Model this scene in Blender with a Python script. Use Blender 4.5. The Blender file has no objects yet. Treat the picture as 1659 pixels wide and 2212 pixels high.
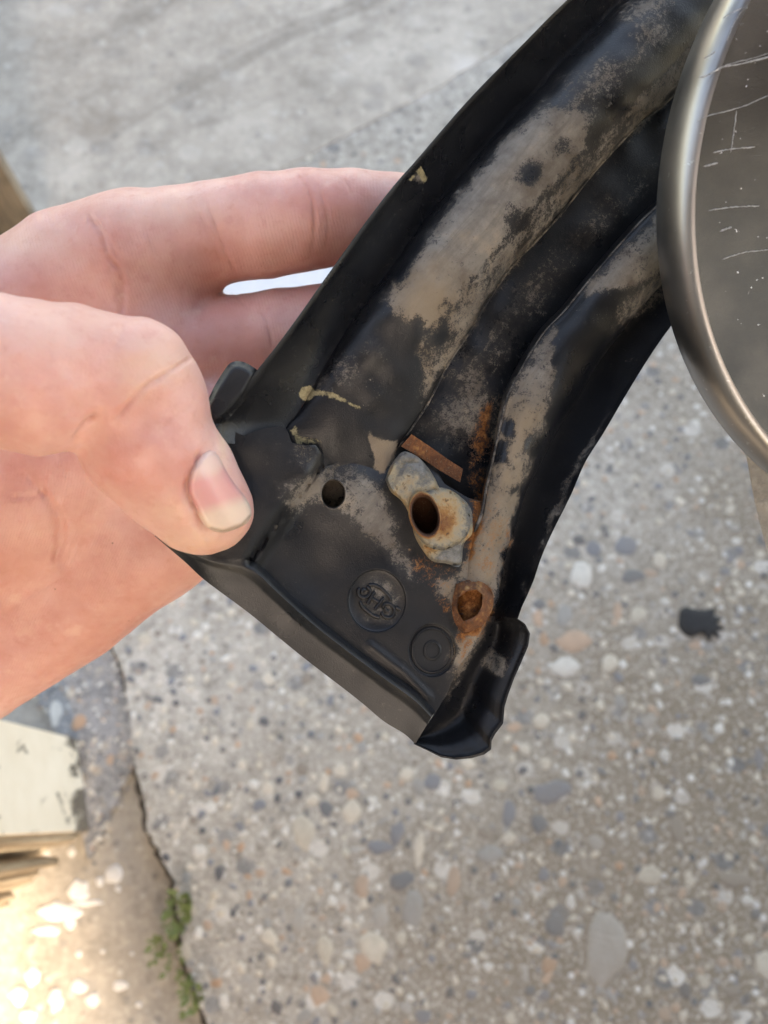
import bpy, bmesh, math, random
import numpy as np
from mathutils import Vector, Matrix
from mathutils.geometry import delaunay_2d_cdt
from mathutils.bvhtree import BVHTree

random.seed(7); rng = np.random.default_rng(11)
S = bpy.context.scene
COL = S.collection
R = math.radians

# ------------------------------------------------------------------ camera
CAM_H, TILT = 0.47, R(20)
F = 1810.0                       # focal length in units of 1/1659 picture width
cam = bpy.data.cameras.new('camera'); camo = bpy.data.objects.new('camera', cam); COL.objects.link(camo)
camo.location = (0, 0, CAM_H); camo.rotation_euler = (TILT, 0, 0)
cam.sensor_fit = 'VERTICAL'; cam.sensor_height = 36; cam.sensor_width = 27
cam.lens = F / 2212 * 36
cam.clip_start = 0.005; cam.clip_end = 100
cam.dof.use_dof = True; cam.dof.focus_distance = 0.157
cam.dof.aperture_fstop = cam.lens / 1.75
S.camera = camo

# ------------------------------------------------------------------ sky, sun, exposure
SUN = Vector((0.28, -0.70, 0.65)).normalized()
w = bpy.data.worlds.new('World'); S.world = w; w.use_nodes = True
nt = w.node_tree; bg = nt.nodes['Background']
sky = nt.nodes.new('ShaderNodeTexSky'); sky.sky_type = 'NISHITA'; sky.sun_disc = False
sky.sun_elevation = math.asin(SUN.z); sky.sun_rotation = math.atan2(SUN.x, SUN.y)
sky.air_density = 1.0; sky.dust_density = 1.6; sky.ozone_density = 1.0
nt.links.new(sky.outputs[0], bg.inputs[0]); bg.inputs[1].default_value = 0.13
sl = bpy.data.lights.new('sun', 'SUN'); sl.energy = 2.0; sl.angle = R(4); sl.color = (1, .97, .955)
so = bpy.data.objects.new('sun', sl); COL.objects.link(so); so.rotation_euler = SUN.to_track_quat('Z', 'Y').to_euler()
S.view_settings.view_transform = 'Standard'; S.view_settings.look = 'None'
S.view_settings.gamma = 1; S.view_settings.use_curve_mapping = False
S.view_settings.exposure = 3.0
S.view_settings.use_white_balance = True; S.view_settings.white_balance_temperature = 9300; S.view_settings.white_balance_tint = 14

# ------------------------------------------------------------------ picture measurements -> places
FW = np.array([0, math.sin(TILT), -math.cos(TILT)]); UP = np.array([0, math.cos(TILT), math.sin(TILT)]); RT = np.array([1., 0, 0])
C0 = np.array([0, 0, CAM_H])
def P(u, v, d):
    u = np.asarray(u, float); v = np.asarray(v, float); d = np.asarray(d, float) + 0 * u
    return C0 + FW * d[..., None] + RT * ((u - 829.5) / F * d)[..., None] - UP * ((v - 1106) / F * d)[..., None]
def G(u, v, z=0.0):
    r = FW + RT * (u - 829.5) / F - UP * (v - 1106) / F
    return C0 + r * ((z - CAM_H) / r[2])
D0, SLOPE = 0.155, 0.2
MM = 0.001
def TW(u, v, wmm):                # a place on the held trim: measured across its face, wmm millimetres proud of its base plane
    u = np.asarray(u, float); v = np.asarray(v, float)
    d = D0 + SLOPE * (u - 800) * D0 / F - np.asarray(wmm, float) * MM
    return P(u, v, d)

# ------------------------------------------------------------------ helpers
def link(name, me, mat=None, parent=None):
    o = bpy.data.objects.new(name, me); COL.objects.link(o)
    if mat is not None and me is not None: me.materials.clear(); me.materials.append(mat)
    if parent is not None: o.parent = parent
    return o
def mesh(name, verts, faces, smooth=True, attrs=None):
    me = bpy.data.meshes.new(name); me.from_pydata([tuple(p) for p in np.asarray(verts, float)], [], [tuple(int(i) for i in f) for f in faces])
    if attrs:
        for k, a in attrs.items():
            a = np.asarray(a, np.float32)
            if a.ndim == 1:
                at = me.attributes.new(k, 'FLOAT', 'POINT'); at.data.foreach_set('value', a)
            else:
                at = me.attributes.new(k, 'FLOAT_COLOR', 'POINT')
                at.data.foreach_set('color', np.concatenate([a, np.ones((len(a), 1), np.float32)], 1).ravel())
    if smooth: me.polygons.foreach_set('use_smooth', [True] * len(me.polygons))
    me.update(); return me
def fixn(me):
    bm = bmesh.new(); bm.from_mesh(me); bmesh.ops.recalc_face_normals(bm, faces=bm.faces); bm.to_mesh(me); bm.free()
def tag(o, label=None, cat=None, group=None, kind=None):
    if label: o['label'] = label
    if cat: o['category'] = cat
    if group: o['group'] = group
    if kind: o['kind'] = kind
    return o
def empty(name, loc):
    o = bpy.data.objects.new(name, None); COL.objects.link(o); o.location = loc; o.empty_display_size = .01
    bpy.context.view_layer.update(); return o
def adopt(parent, o):             # keep world place while parented to an Empty
    o.parent = parent; o.matrix_parent_inverse = parent.matrix_world.inverted(); return o
def resample(pts, n, smooth=True):
    p = np.asarray(pts, float)
    if smooth:                    # Catmull-Rom
        q = [p[0] * 2 - p[1]] + list(p) + [p[-1] * 2 - p[-2]]
        out = []
        for i in range(1, len(q) - 2):
            for t in np.linspace(0, 1, 12, endpoint=False):
                a, b, c, d = q[i-1], q[i], q[i+1], q[i+2]
                out.append(.5 * (2*b + (c-a)*t + (2*a-5*b+4*c-d)*t*t + (3*b-a-3*c+d)*t**3))
        out.append(p[-1]); p = np.array(out)
    s = np.r_[0, np.cumsum(np.hypot(*np.diff(p, axis=0).T))]
    t = np.linspace(0, s[-1], n)
    return np.stack([np.interp(t, s, p[:, 0]), np.interp(t, s, p[:, 1])], 1)
def inpoly(pts, poly):
    x, y = pts[:, 0], pts[:, 1]; c = np.zeros(len(pts), bool); n = len(poly)
    for i in range(n):
        x1, y1 = poly[i]; x2, y2 = poly[(i + 1) % n]
        if y1 == y2: continue
        c ^= ((y1 > y) != (y2 > y)) & (x < (x2 - x1) * (y - y1) / (y2 - y1) + x1)
    return c
def linedist(pts, line, closed=False):
    d = np.full(len(pts), 1e9); n = len(line)
    for i in range(n if closed else n - 1):
        a = np.array(line[i], float); b = np.array(line[(i + 1) % n], float); ab = b - a
        t = np.clip(((pts - a) @ ab) / (ab @ ab + 1e-9), 0, 1)
        d = np.minimum(d, np.hypot(*(pts - a - t[:, None] * ab).T))
    return d
def softpoly(pts, poly, soft):
    d = linedist(pts, poly, True); s = np.where(inpoly(pts, poly), d, -d)
    return np.clip(.5 + s / (2 * soft), 0, 1)
def sstep(a, b, x):
    t = np.clip((x - a) / (b - a), 0, 1); return t * t * (3 - 2 * t)
def vnoise(p, seed=0):            # smooth value noise for low-frequency unevenness
    r = np.random.default_rng(seed).random((64, 64)); i = np.floor(p).astype(int); f = p - i; f = f * f * (3 - 2 * f)
    g = lambda a, b: r[(i[:, 0] + a) % 64, (i[:, 1] + b) % 64]
    return (g(0,0)*(1-f[:,0])+g(1,0)*f[:,0])*(1-f[:,1]) + (g(0,1)*(1-f[:,0])+g(1,1)*f[:,0])*f[:,1]

# ------------------------------------------------------------------ material helper
class Mat:
    def __init__(s, name):
        s.m = bpy.data.materials.new(name); s.m.use_nodes = True; s.t = s.m.node_tree; s.b = s.t.nodes['Principled BSDF']
    def n(s, typ, **kw):
        x = s.t.nodes.new('ShaderNode' + typ)
        for k, v in kw.items():
            if k in x.inputs: s.put(x.inputs[k], v)
            else: setattr(x, k, v)
        return x
    def put(s, sock, v):
        if hasattr(v, 'is_output'): s.t.links.new(v, sock)
        else: sock.default_value = v
    def set(s, **kw):
        for k, v in kw.items(): s.put(s.b.inputs[k.replace('_', ' ')], v)
    def co(s): return s.n('TexCoord').outputs['Object']
    def attr(s, name, col=False): return s.n('Attribute', attribute_name=name).outputs['Color' if col else 'Fac']
    def noise(s, scale, detail=4, rough=.55, vec=None, dist=0):
        return s.n('TexNoise', Vector=vec if vec is not None else s.co(), Scale=scale, Detail=detail, Roughness=rough, Distortion=dist).outputs['Fac']
    def math(s, op, a, b=0.0, c=None):
        x = s.n('Math', operation=op); s.put(x.inputs[0], a); s.put(x.inputs[1], b)
        if c is not None: s.put(x.inputs[2], c)
        return x.outputs[0]
    def rng(s, v, a, b, c=0.0, d=1.0, smooth=True):
        x = s.n('MapRange', interpolation_type='SMOOTHSTEP' if smooth else 'LINEAR')
        for i, q in enumerate((v, a, b, c, d)): s.put(x.inputs[i], q)
        return x.outputs[0]
    def mix(s, f, a, b, mode='MIX'):
        x = s.n('Mix', data_type='RGBA', blend_type=mode)
        s.put(x.inputs[0], f); s.put(x.inputs[6], a); s.put(x.inputs[7], b); return x.outputs[2]
    def ramp(s, v, stops):
        x = s.n('ValToRGB'); s.put(x.inputs[0], v); e = x.color_ramp.elements
        while len(e) < len(stops): e.new(.5)
        for q, (p, c) in zip(e, stops): q.position = p; q.color = (*c, 1)
        return x.outputs[0]
    def bump(s, h, strength, dist, nrm=None):
        x = s.n('Bump', Height=h, Strength=strength, Distance=dist)
        if nrm is not None: s.put(x.inputs['Normal'], nrm)
        return x.outputs[0]
def c4(r, g, b): return (r, g, b, 1)

# ------------------------------------------------------------------ materials
def concrete(name, a, b, speck=.5, scale=1.0, dirt=None, brown=False, streak=0.0):
    m = Mat(name); co = m.co()
    big = m.noise(5 * scale, 5, .6, co); mid = m.noise(45 * scale, 6, .65, co); fine = m.noise(420 * scale, 4, .7, co)
    col = m.mix(m.rng(big, .35, .65), c4(*a), c4(*b))
    col = m.mix(m.math('MULTIPLY', m.rng(mid, .38, .68), .55), col, c4(*(x * .62 for x in a)))
    grit = m.noise(150 * scale, 4, .75, co)
    col = m.mix(m.math('MULTIPLY', m.rng(grit, .52, .66), .8 * speck), col, c4(*(x * .45 for x in a)))
    col = m.mix(m.math('MULTIPLY', m.rng(grit, .47, .34), .75 * speck), col, c4(*(min(1, x * 1.4) for x in b)))
    if streak:
        sn = m.noise(1, 5, .65, m.n('Mapping', Vector=m.n('Mapping', Vector=co, Rotation=(0, 0, R(-36))).outputs[0], Scale=(3.2, 24, 1)).outputs[0], .8)
        col = m.mix(m.rng(sn, .52, .68, 0, streak), col, c4(*(x * .5 for x in a)))
        col = m.mix(m.rng(m.noise(11, 3, .5, co), .60, .72, 0, .75), col, c4(.66, .62, .57))
    if brown:
        sp = m.n('SeparateXYZ', Vector=co); gq = m.math('ADD', m.math('SUBTRACT', sp.outputs[0], m.math('MULTIPLY', sp.outputs[1], .7)), m.math('MULTIPLY', m.math('SUBTRACT', m.noise(9, 4, .6, co), .5), .35))
        col = m.mix(m.rng(gq, -.12, .18, .08, .85), col, c4(.175, .128, .082))
    col = m.mix(m.math('MULTIPLY', m.rng(fine, .48, .72), .6 * speck), col, c4(*(min(1, x * 1.7) for x in b)))
    v = m.n('TexVoronoi', Vector=co, Scale=150 * scale); d = v.outputs['Distance']
    rr = m.n('SeparateColor', Color=v.outputs['Color'])
    grain = m.math('MULTIPLY', m.rng(d, .34, .22), m.rng(rr.outputs[0], .45, .5))
    gc = m.ramp(rr.outputs[1], [(0, (.07, .075, .08)), (.25, (.17, .16, .15)), (.45, (.42, .37, .31)), (.7, (.5, .47, .43)), (1, (.62, .58, .52))])
    col = m.mix(m.math('MULTIPLY', grain, speck), col, gc)
    v2 = m.n('TexVoronoi', Vector=m.n('Mapping', Vector=m.n('VectorMath', operation='ADD').outputs[0] if False else co, Scale=(1, 1.25, 1)).outputs[0], Scale=62 * scale, Randomness=1.0)
    r2 = m.n('SeparateColor', Color=v2.outputs['Color']); d2 = m.math('ADD', v2.outputs['Distance'], m.math('MULTIPLY', m.math('SUBTRACT', m.noise(240 * scale, 3, .6, co), .5), .28))
    g2 = m.math('MULTIPLY', m.rng(d2, .36, .28), m.rng(r2.outputs[0], .5, .52))
    gc2 = m.ramp(r2.outputs[2], [(0, (.10, .105, .11)), (.3, (.24, .23, .22)), (.5, (.46, .38, .30)), (.7, (.36, .31, .26)), (1, (.60, .56, .50))])
    col = m.mix(m.math('MULTIPLY', g2, .75 * speck), col, gc2)
    if dirt: col = m.mix(m.rng(m.noise(13 * scale, 4, .7, co), .55, .75, 0, .6), col, c4(*dirt))
    m.set(Base_Color=col, Roughness=.9)
    h = m.math('ADD', m.math('MULTIPLY', fine, .6), m.math('ADD', mid, m.math('MULTIPLY', grain, .3)))
    m.set(Normal=m.bump(h, .55, .0022)); return m.m
M = {}
M['slab'] = concrete('aggregate_concrete', (.34, .305, .255), (.46, .425, .375), .9, 1, (.24, .195, .15), True)
M['smooth'] = concrete('worn_concrete', (.35, .30, .245), (.51, .455, .385), .3, .6, (.21, .165, .125), False, .6)
M['low'] = concrete('beige_concrete', (.34, .30, .25), (.42, .38, .32), .45, .9, (.25, .21, .16))
M['grit_shade'] = concrete('shaded_grit', (.19, .185, .18), (.30, .29, .28), 1.0, 1.6)  # grit colour, darkened to include the post's shadow

def pebmat():
    m = Mat('pebbles'); r = m.n('ObjectInfo').outputs['Random']; co = m.co()
    col = m.attr('tint', True)
    col = m.mix(m.rng(m.noise(2.2, 5, .6, co), .35, .75, 0, .55), col, m.mix(.5, col, c4(.2, .17, .14)))
    gp_ = m.n('NewGeometry').outputs['Position']; sp = m.n('SeparateXYZ', Vector=gp_)
    film = m.rng(m.math('ADD', m.math('SUBTRACT', sp.outputs[0], m.math('MULTIPLY', sp.outputs[1], .7)), m.math('MULTIPLY', m.math('SUBTRACT', m.noise(60, 4, .6, gp_), .5), .3)), -.12, .2, .05, .42)
    col = m.mix(film, col, c4(.215, .165, .115))
    m.set(Base_Color=col, Roughness=.75, Normal=m.bump(m.noise(9, 4, .6, co), .3, .05)); return m.m
M['peb'] = pebmat()

def rubber():
    m = Mat('weathered_black_rubber'); co = m.co()
    dust, rust, yel, scuff = m.attr('dust'), m.attr('rust'), m.attr('yellow'), m.attr('scuff')
    n1 = m.noise(900, 8, .75, co); n2 = m.noise(170, 5, .6, co); n3 = m.noise(3600, 3, .6, co)
    nz = m.math('ADD', m.math('MULTIPLY', m.math('SUBTRACT', n1, .5), 1.5), m.math('ADD', m.math('MULTIPLY', m.math('SUBTRACT', n2, .5), .8), m.math('MULTIPLY', m.math('SUBTRACT', n3, .5), .5)))
    st = m.noise(1, 5, .65, m.n('Mapping', Vector=m.n('Mapping', Vector=co, Rotation=(0, 0, R(-50))).outputs[0], Scale=(60, 420, 200)).outputs[0], .6)
    nz = m.math('ADD', nz, m.math('MULTIPLY', m.math('SUBTRACT', st, .5), .9))
    film = m.rng(m.math('ADD', dust, m.math('MULTIPLY', nz, .55)), .12, .85, 0, .62)
    crisp = m.rng(m.math('ADD', dust, nz), .44, .76)
    base = m.mix(m.rng(m.noise(60, 4, .6, co), .35, .7), c4(.006, .0066, .0085), c4(.013, .0133, .0145))
    base = m.mix(m.math('MULTIPLY', m.rng(n1, .56, .74), m.rng(n2, .4, .65, .06, .42)), base, c4(.13, .118, .10))
    flecks = m.math('MULTIPLY', m.rng(n3, .68, .74), m.rng(n2, .45, .62))
    base = m.mix(m.math('MULTIPLY', flecks, m.math('ADD', scuff, .3)), base, c4(.30, .27, .23))
    dcol = m.ramp(m.noise(120, 6, .65, co), [(.32, (.12, .098, .076)), (.45, (.19, .165, .14)), (.56, (.235, .21, .18)), (.70, (.33, .27, .205))])
    dcol = m.mix(m.math('MULTIPLY', m.rng(n3, .55, .75), .4), dcol, c4(.10, .085, .07))
    dcol = m.mix(m.rng(st, .45, .68, 0, .6), dcol, c4(.13, .11, .09))
    dcol = m.mix(m.math('MULTIPLY', m.attr('tan'), m.rng(n2, .3, .6, .4, .9)), dcol, c4(.27, .205, .14))
    col = m.mix(m.math('MULTIPLY', film, m.rng(crisp, 0, 1, .42, 1)), base, dcol)
    col = m.mix(m.math('MULTIPLY', crisp, .72), col, dcol)
    rm = m.rng(m.math('ADD', rust, m.math('MULTIPLY', nz, .8)), .35, .75)
    rcol = m.ramp(n1, [(.3, (.035, .014, .008)), (.45, (.14, .05, .018)), (.58, (.28, .115, .04)), (.7, (.36, .21, .10))])
    col = m.mix(rm, col, rcol)
    ym = m.rng(m.math('ADD', yel, m.math('MULTIPLY', nz, .5)), .4, .6)
    col = m.mix(m.math('MULTIPLY', ym, .85), col, m.ramp(n1, [(.35, (.17, .14, .08)), (.65, (.42, .35, .2))]))
    any_ = m.math('MAXIMUM', m.math('MAXIMUM', m.math('MULTIPLY', film, .9), rm), m.math('MAXIMUM', crisp, ym))
    m.set(Base_Color=col, Roughness=m.math('ADD', m.rng(any_, 0, .8, .30, .9), m.rng(m.noise(70, 4, .6, co), .3, .7, -.06, .16)), **{'Specular_IOR_Level': m.rng(any_, 0, .8, .36, .14)})
    h = m.math('ADD', m.math('MULTIPLY', m.math('MAXIMUM', crisp, rm), .6), m.math('ADD', m.math('MULTIPLY', n3, .35), m.math('MULTIPLY', n1, .4)))
    m.set(Normal=m.bump(h, .5, .00022)); return m.m
M['rubber'] = rubber()

def rusty(name, metal, rustbias):
    m = Mat(name); co = m.co(); rust = m.attr('rust')
    n1 = m.noise(800, 8, .75, co); n2 = m.noise(190, 3, .55, co); n3 = m.noise(3200, 3, .6, co)
    nz = m.math('SUBTRACT', m.math('ADD', n1, n2), 1.0)
    k = m.math('ADD', m.math('ADD', rust, rustbias), m.math('MULTIPLY', nz, .75))
    col = m.ramp(k, [(0, (.20, .19, .17)), (.12, (.11, .108, .10)), (.26, (.27, .23, .16)), (.42, (.36, .25, .13)), (.56, (.30, .145, .05)), (.74, (.17, .062, .022)), (.97, (.10, .038, .016))])
    col = m.mix(m.rng(n1, .57, .64, 0, .75), col, c4(.035, .03, .026))
    col = m.mix(m.rng(n3, .58, .74, 0, .5), col, c4(.36, .27, .17))
    rm = m.rng(k, .3, .6)
    m.set(Base_Color=col, Metallic=m.rng(rm, 0, .6, metal, 0), Roughness=m.rng(rm, 0, .6, .42, .9))
    m.set(Normal=m.bump(m.math('ADD', n1, m.math('MULTIPLY', n3, .5)), .7, .0004)); return m.m
M['bracket'] = rusty('dirty_zinc', .2, 0.08)
M['rust'] = rusty('flaking_rust', 0, .62)

def skin():
    m = Mat('skin'); co = m.co(); flush, pale = m.attr('flush'), m.attr('pale')
    n1 = m.noise(75, 5, .6, co); n2 = m.noise(420, 4, .65, co)
    base = m.mix(m.rng(n1, .3, .7), c4(.59, .285, .24), c4(.70, .405, .35))
    col = m.mix(m.math('MULTIPLY', flush, m.rng(n2, .2, .8, .6, 1)), base, c4(.60, .235, .18))
    col = m.mix(pale, col, c4(.74, .52, .38))
    col = m.mix(m.rng(n2, .52, .75, 0, .28), col, c4(.50, .20, .15))
    col = m.mix(m.rng(m.noise(26, 4, .6, co), .45, .7, 0, .35), col, c4(.60, .27, .21))
    col = m.mix(m.rng(m.noise(190, 5, .65, co), .56, .72, 0, .25), col, c4(.76, .52, .42))
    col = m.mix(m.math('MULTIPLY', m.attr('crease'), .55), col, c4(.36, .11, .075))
    fleck = m.n('TexVoronoi', Vector=co, Scale=150)
    fm = m.math('MULTIPLY', m.rng(fleck.outputs['Distance'], .045, .02), m.rng(m.n('SeparateColor', Color=fleck.outputs['Color']).outputs[0], .86, .88))
    col = m.mix(m.math('MULTIPLY', fm, .8), col, c4(.12, .06, .04))
    m.set(Base_Color=col, Roughness=m.rng(n2, .3, .7, .38, .55), **{'Specular_IOR_Level': .5})
    m.b.subsurface_method = 'RANDOM_WALK'
    m.set(Subsurface_Weight=.4, Subsurface_Radius=(.0036, .0014, .0007), Subsurface_Scale=.55)
    # friction ridges: fine lines following a slowly bending direction
    rid = m.attr('ridge')
    wv = m.n('MapRange'); 
    s1 = m.math('SINE', m.math('ADD', m.math('MULTIPLY', rid, 1.0), m.math('MULTIPLY', m.noise(160, 4, .6, co), 9.0)))
    vor = m.n('TexVoronoi', Vector=co, Scale=1500, feature='DISTANCE_TO_EDGE').outputs['Distance']
    h = m.math('ADD', m.math('MULTIPLY', s1, m.math('MULTIPLY', m.attr('ridgeamt'), m.rng(n1, .3, .7, .03, .12))), m.math('ADD', m.math('ADD', m.math('MULTIPLY', n2, .8), m.math('MULTIPLY', m.noise(1300, 4, .7, co), .5)), m.math('MULTIPLY', m.rng(vor, 0, .25), .10)))
    m.set(Normal=m.bump(h, .5, .00022)); return m.m
M['skin'] = skin()

def nailmat():
    m = Mat('fingernail'); col = m.attr('tint', True); n = m.noise(260, 4, .6)
    m.set(Base_Color=m.mix(m.rng(n, .4, .7, 0, .2), col, c4(.5, .34, .27)), Roughness=.3, Subsurface_Weight=.25, Subsurface_Radius=(.002, .001, .0006), Subsurface_Scale=.4)
    m.set(Normal=m.bump(n, .15, .0002)); return m.m
M['nail'] = nailmat()

def wood():
    m = Mat('rotten_wood'); mp = m.n('Mapping', Vector=m.co(), Scale=(160, 160, 9))
    n = m.noise(1, 6, .7, mp.outputs[0]); n2 = m.noise(40, 4, .6)
    col = m.ramp(n, [(.3, (.13, .085, .05)), (.45, (.27, .20, .13)), (.6, (.44, .36, .26)), (.75, (.52, .45, .35))])
    col = m.mix(m.rng(n2, .52, .72, 0, .6), col, c4(.20, .13, .08))
    m.set(Base_Color=col, Roughness=.85, Normal=m.bump(n, .9, .003)); return m.m
M['wood'] = wood()
def paint():
    m = Mat('peeling_cream_paint'); co = m.co(); mp = m.n('Mapping', Vector=co, Scale=(70, 70, 30))
    n = m.noise(1, 8, .75, mp.outputs[0], .8); n2 = m.noise(30, 5, .6, co)
    crack = m.rng(m.math('ADD', n, m.math('MULTIPLY', m.attr('worn'), .2)), .60, .65)
    col = m.mix(m.rng(n2, .35, .7), c4(.76, .66, .53), c4(.82, .73, .61))
    col = m.mix(crack, col, m.ramp(n2, [(.3, (.06, .05, .045)), (.6, (.16, .13, .10)), (.8, (.25, .2, .15))]))
    m.set(Base_Color=col, Roughness=.6, Normal=m.bump(m.math('SUBTRACT', n2, crack), .6, .002)); return m.m
M['paint'] = paint()
def oldboard():
    m = Mat('old_brown_board'); mp = m.n('Mapping', Vector=m.co(), Scale=(60, 60, 8)); n = m.noise(1, 6, .7, mp.outputs[0]); n2 = m.noise(22, 5, .6)
    col = m.ramp(n, [(.3, (.10, .075, .05)), (.5, (.23, .17, .115)), (.7, (.30, .24, .17))])
    col = m.mix(m.rng(n2, .5, .65, 0, .7), col, c4(.07, .05, .035))
    m.set(Base_Color=col, Roughness=.8, Normal=m.bump(n, .7, .003)); return m.m
M['board'] = oldboard()

def metal():
    m = Mat('scratched_metal'); co = m.co()
    scr = None
    for k, (rot, sx, sy, th) in enumerate(((.35, 60, 1400, .70), (1.25, 50, 1300, .715), (-.5, 90, 1800, .73))):
        mp = m.n('Mapping', Vector=co, Rotation=(0, 0, rot), Location=(k * .31, k * .17, 0), Scale=(sx, sy, 1))
        q = m.rng(m.noise(1, 2, .5, mp.outputs[0], .3), th + .03, th + .07)
        mk = m.rng(m.noise(70, 3, .6, m.n('Mapping', Vector=co, Location=(k, 0, 0)).outputs[0]), .45, .6)
        q = m.math('MULTIPLY', q, mk); scr = q if scr is None else m.math('MAXIMUM', scr, q)
    n = m.noise(55, 5, .6, co); f = m.noise(2600, 3, .7, co); dots = m.rng(m.noise(900, 3, .6, co), .68, .74)
    scr = m.math('MAXIMUM', scr, m.math('MULTIPLY', dots, .8))
    col = m.mix(m.rng(n, .35, .7), c4(.37, .36, .35), c4(.52, .49, .455))
    col = m.mix(m.math('MULTIPLY', scr, .5), col, c4(.75, .74, .72))
    col = m.mix(m.math('MULTIPLY', m.rng(f, .55, .75), .3), col, c4(.2, .19, .18))
    m.set(Base_Color=col, Metallic=m.rng(scr, 0, 1, .92, .35), Roughness=m.math('ADD', m.rng(n, .3, .7, .12, .22), m.math('MULTIPLY', scr, .35)))
    m.set(Normal=m.bump(m.math('ADD', scr, m.math('MULTIPLY', f, .1)), .35, .0002)); return m.m
M['metal'] = metal()
def rimmat():
    m = Mat('polished_rim'); n = m.noise(40, 4, .6); f = m.noise(1800, 4, .7); d = m.rng(m.noise(700, 3, .6), .66, .74)
    col = m.mix(m.math('MULTIPLY', d, .5), m.mix(m.rng(n, .3, .7), c4(.24, .23, .22), c4(.33, .315, .30)), c4(.6, .59, .57))
    m.set(Base_Color=col, Metallic=.95, Roughness=m.math('ADD', m.rng(n, .3, .7, .24, .34), m.math('MULTIPLY', f, .15))); return m.m
M['rim'] = rimmat()
def simple(name, col, rough=.8, nscale=200, amt=.3, **kw):
    m = Mat(name); n = m.noise(nscale, 5, .6)
    m.set(Base_Color=m.mix(m.rng(n, .3, .7), c4(*(x * (1 - amt) for x in col)), c4(*col)), Roughness=rough, Normal=m.bump(n, .4, .001), **kw); return m.m
M['paper'] = simple('white_paper', (.66, .66, .67), .7, 300, .06)
M['tar'] = simple('black_tar', (.014, .013, .013), .75, 300, .4)
M['leaf'] = simple('weed_leaf', (.16, .21, .06), .6, 200, .45)
M['stem'] = simple('weed_stem', (.16, .11, .05), .7, 200, .3)
M['splash'] = simple('white_splash', (.64, .62, .58), .7, 200, .12)
M['blocker'] = simple('blocker_surface', (.19, .175, .16), .8, 6, .4)  # dark surface of the added light blockers, also mirrored in the disc
M['scratch'] = simple('bright_scratch', (.42, .41, .40), .5, 2500, .5)

M['soil'] = simple('dark_soil', (.075, .062, .048), .95, 300, .5)
# ================================================================== THE SETTING
def sheet(name, poly, z, mat, depth=0.03, cuts=0):
    n = len(poly); v = [(x, y, z) for x, y in poly] + [(x, y, z - depth) for x, y in poly]
    f = [tuple(range(n))] + [(i, i + n, (i + 1) % n + n, (i + 1) % n) for i in range(n)]
    me = mesh(name, v, f, False); fixn(me)
    o = link(name, me, mat); tag(o, kind='structure'); return o
LOW = -0.010
ground = sheet('ground', [(-3, -3), (3, -3), (3, 4), (-3, 4)], LOW, M['low'], .05)
crack = [(205, 1280), (262, 1440), (272, 1500), (286, 1560), (285, 1625), (298, 1690), (318, 1745), (322, 1800), (350, 1850), (372, 1900), (380, 1960), (392, 2020), (402, 2080), (425, 2150), (452, 2230), (520, 2420), (600, 2700)]
ce = resample(crack, 150)
ce[:, 0] += 5 * (vnoise(np.stack([ce[:, 1] / 14, ce[:, 1] * 0], 1), 3) - .5) * 2
cw = [tuple(G(u, v)[:2]) for u, v in ce]
seam = [(-900, 760), (-200, 640), (180, 520), (420, 455), (560, 385), (700, 318), (860, 235), (1010, 150), (1130, 75), (1300, -40), (1700, -260)]
se = resample(seam, 90); se[:, 1] += 9 * (vnoise(np.stack([se[:, 0] / 22, se[:, 0] * 0], 1), 5) - .5)
sw = [tuple(G(u, v)[:2]) for u, v in se]
# aggregate slab: right of the crack, below the far slab
slab = sheet('pavement', cw + [(cw[-1][0], -3), (3, -3), (3, sw[-1][1] + .3)] + sw[::-1] + [(cw[0][0] - .25, cw[0][1])], 0.0, M['slab'])
far = sheet('floor_slab', [(-3, sw[0][1])] + sw + [(3, sw[-1][1] + .3), (3, 4), (-3, 4)], 0.0005, M['smooth'])
cr = ce[30:146]; wd_ = 3 + 11 * vnoise(cr / 15, 71) ** 2
sheet('soil_crack', [tuple(G(u - q - 1, v, LOW)[:2]) for (u, v), q in zip(cr, wd_)] + [tuple(G(u + 3, v, LOW)[:2]) for u, v in cr[::-1]], LOW + .003, M['soil'], .01)
# grit between the post and slab edge, darkened by the post's painted-in shadow
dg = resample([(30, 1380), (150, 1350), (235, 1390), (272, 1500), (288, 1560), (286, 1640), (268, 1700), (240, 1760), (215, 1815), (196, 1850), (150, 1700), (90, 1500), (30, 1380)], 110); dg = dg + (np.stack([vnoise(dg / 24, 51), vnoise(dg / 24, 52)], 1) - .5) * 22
grit = sheet('gutter_grit', [tuple(G(u, v, LOW + .003)[:2]) for u, v in dg[:-1]], LOW + .004, M['grit_shade'], .01)

# pebbles set in the slab ---------------------------------------------------------
def pebble_mesh(k):
    r = np.random.default_rng(100 + k); n = 10; a = np.linspace(0, 2 * np.pi, n, endpoint=False)
    rad = 1 + .2 * np.sin(2 * a + r.random() * 6) + .10 * np.sin(3 * a + r.random() * 6) + .09 * r.standard_normal(n)
    v = []
    for s, h in ((1.0, -.25), (.93, .14), (.62, .34)):
        v += [(s * q * math.cos(t), s * q * math.sin(t), h) for q, t in zip(rad, a)]
    v.append((0, 0, .40)); f = []
    for j in (0, 1): f += [(j*n+i, j*n+(i+1) % n, (j+1)*n+(i+1) % n, (j+1)*n+i) for i in range(n)]
    f += [(2*n+i, 2*n+(i+1) % n, 3*n) for i in range(n)]
    return np.array(v), f
PAL = [(.52, .46, .37), (.60, .53, .43), (.42, .30, .22), (.50, .34, .24), (.13, .14, .15), (.085, .09, .10), (.18, .19, .21), (.30, .29, .27), (.64, .61, .55), (.25, .21, .17), (.38, .35, .31), (.44, .27, .17)]
PW = np.array([11, 13, 6, 4, 6, 5, 8, 8, 12, 6, 9, 3.]); PW /= PW.sum()
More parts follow.
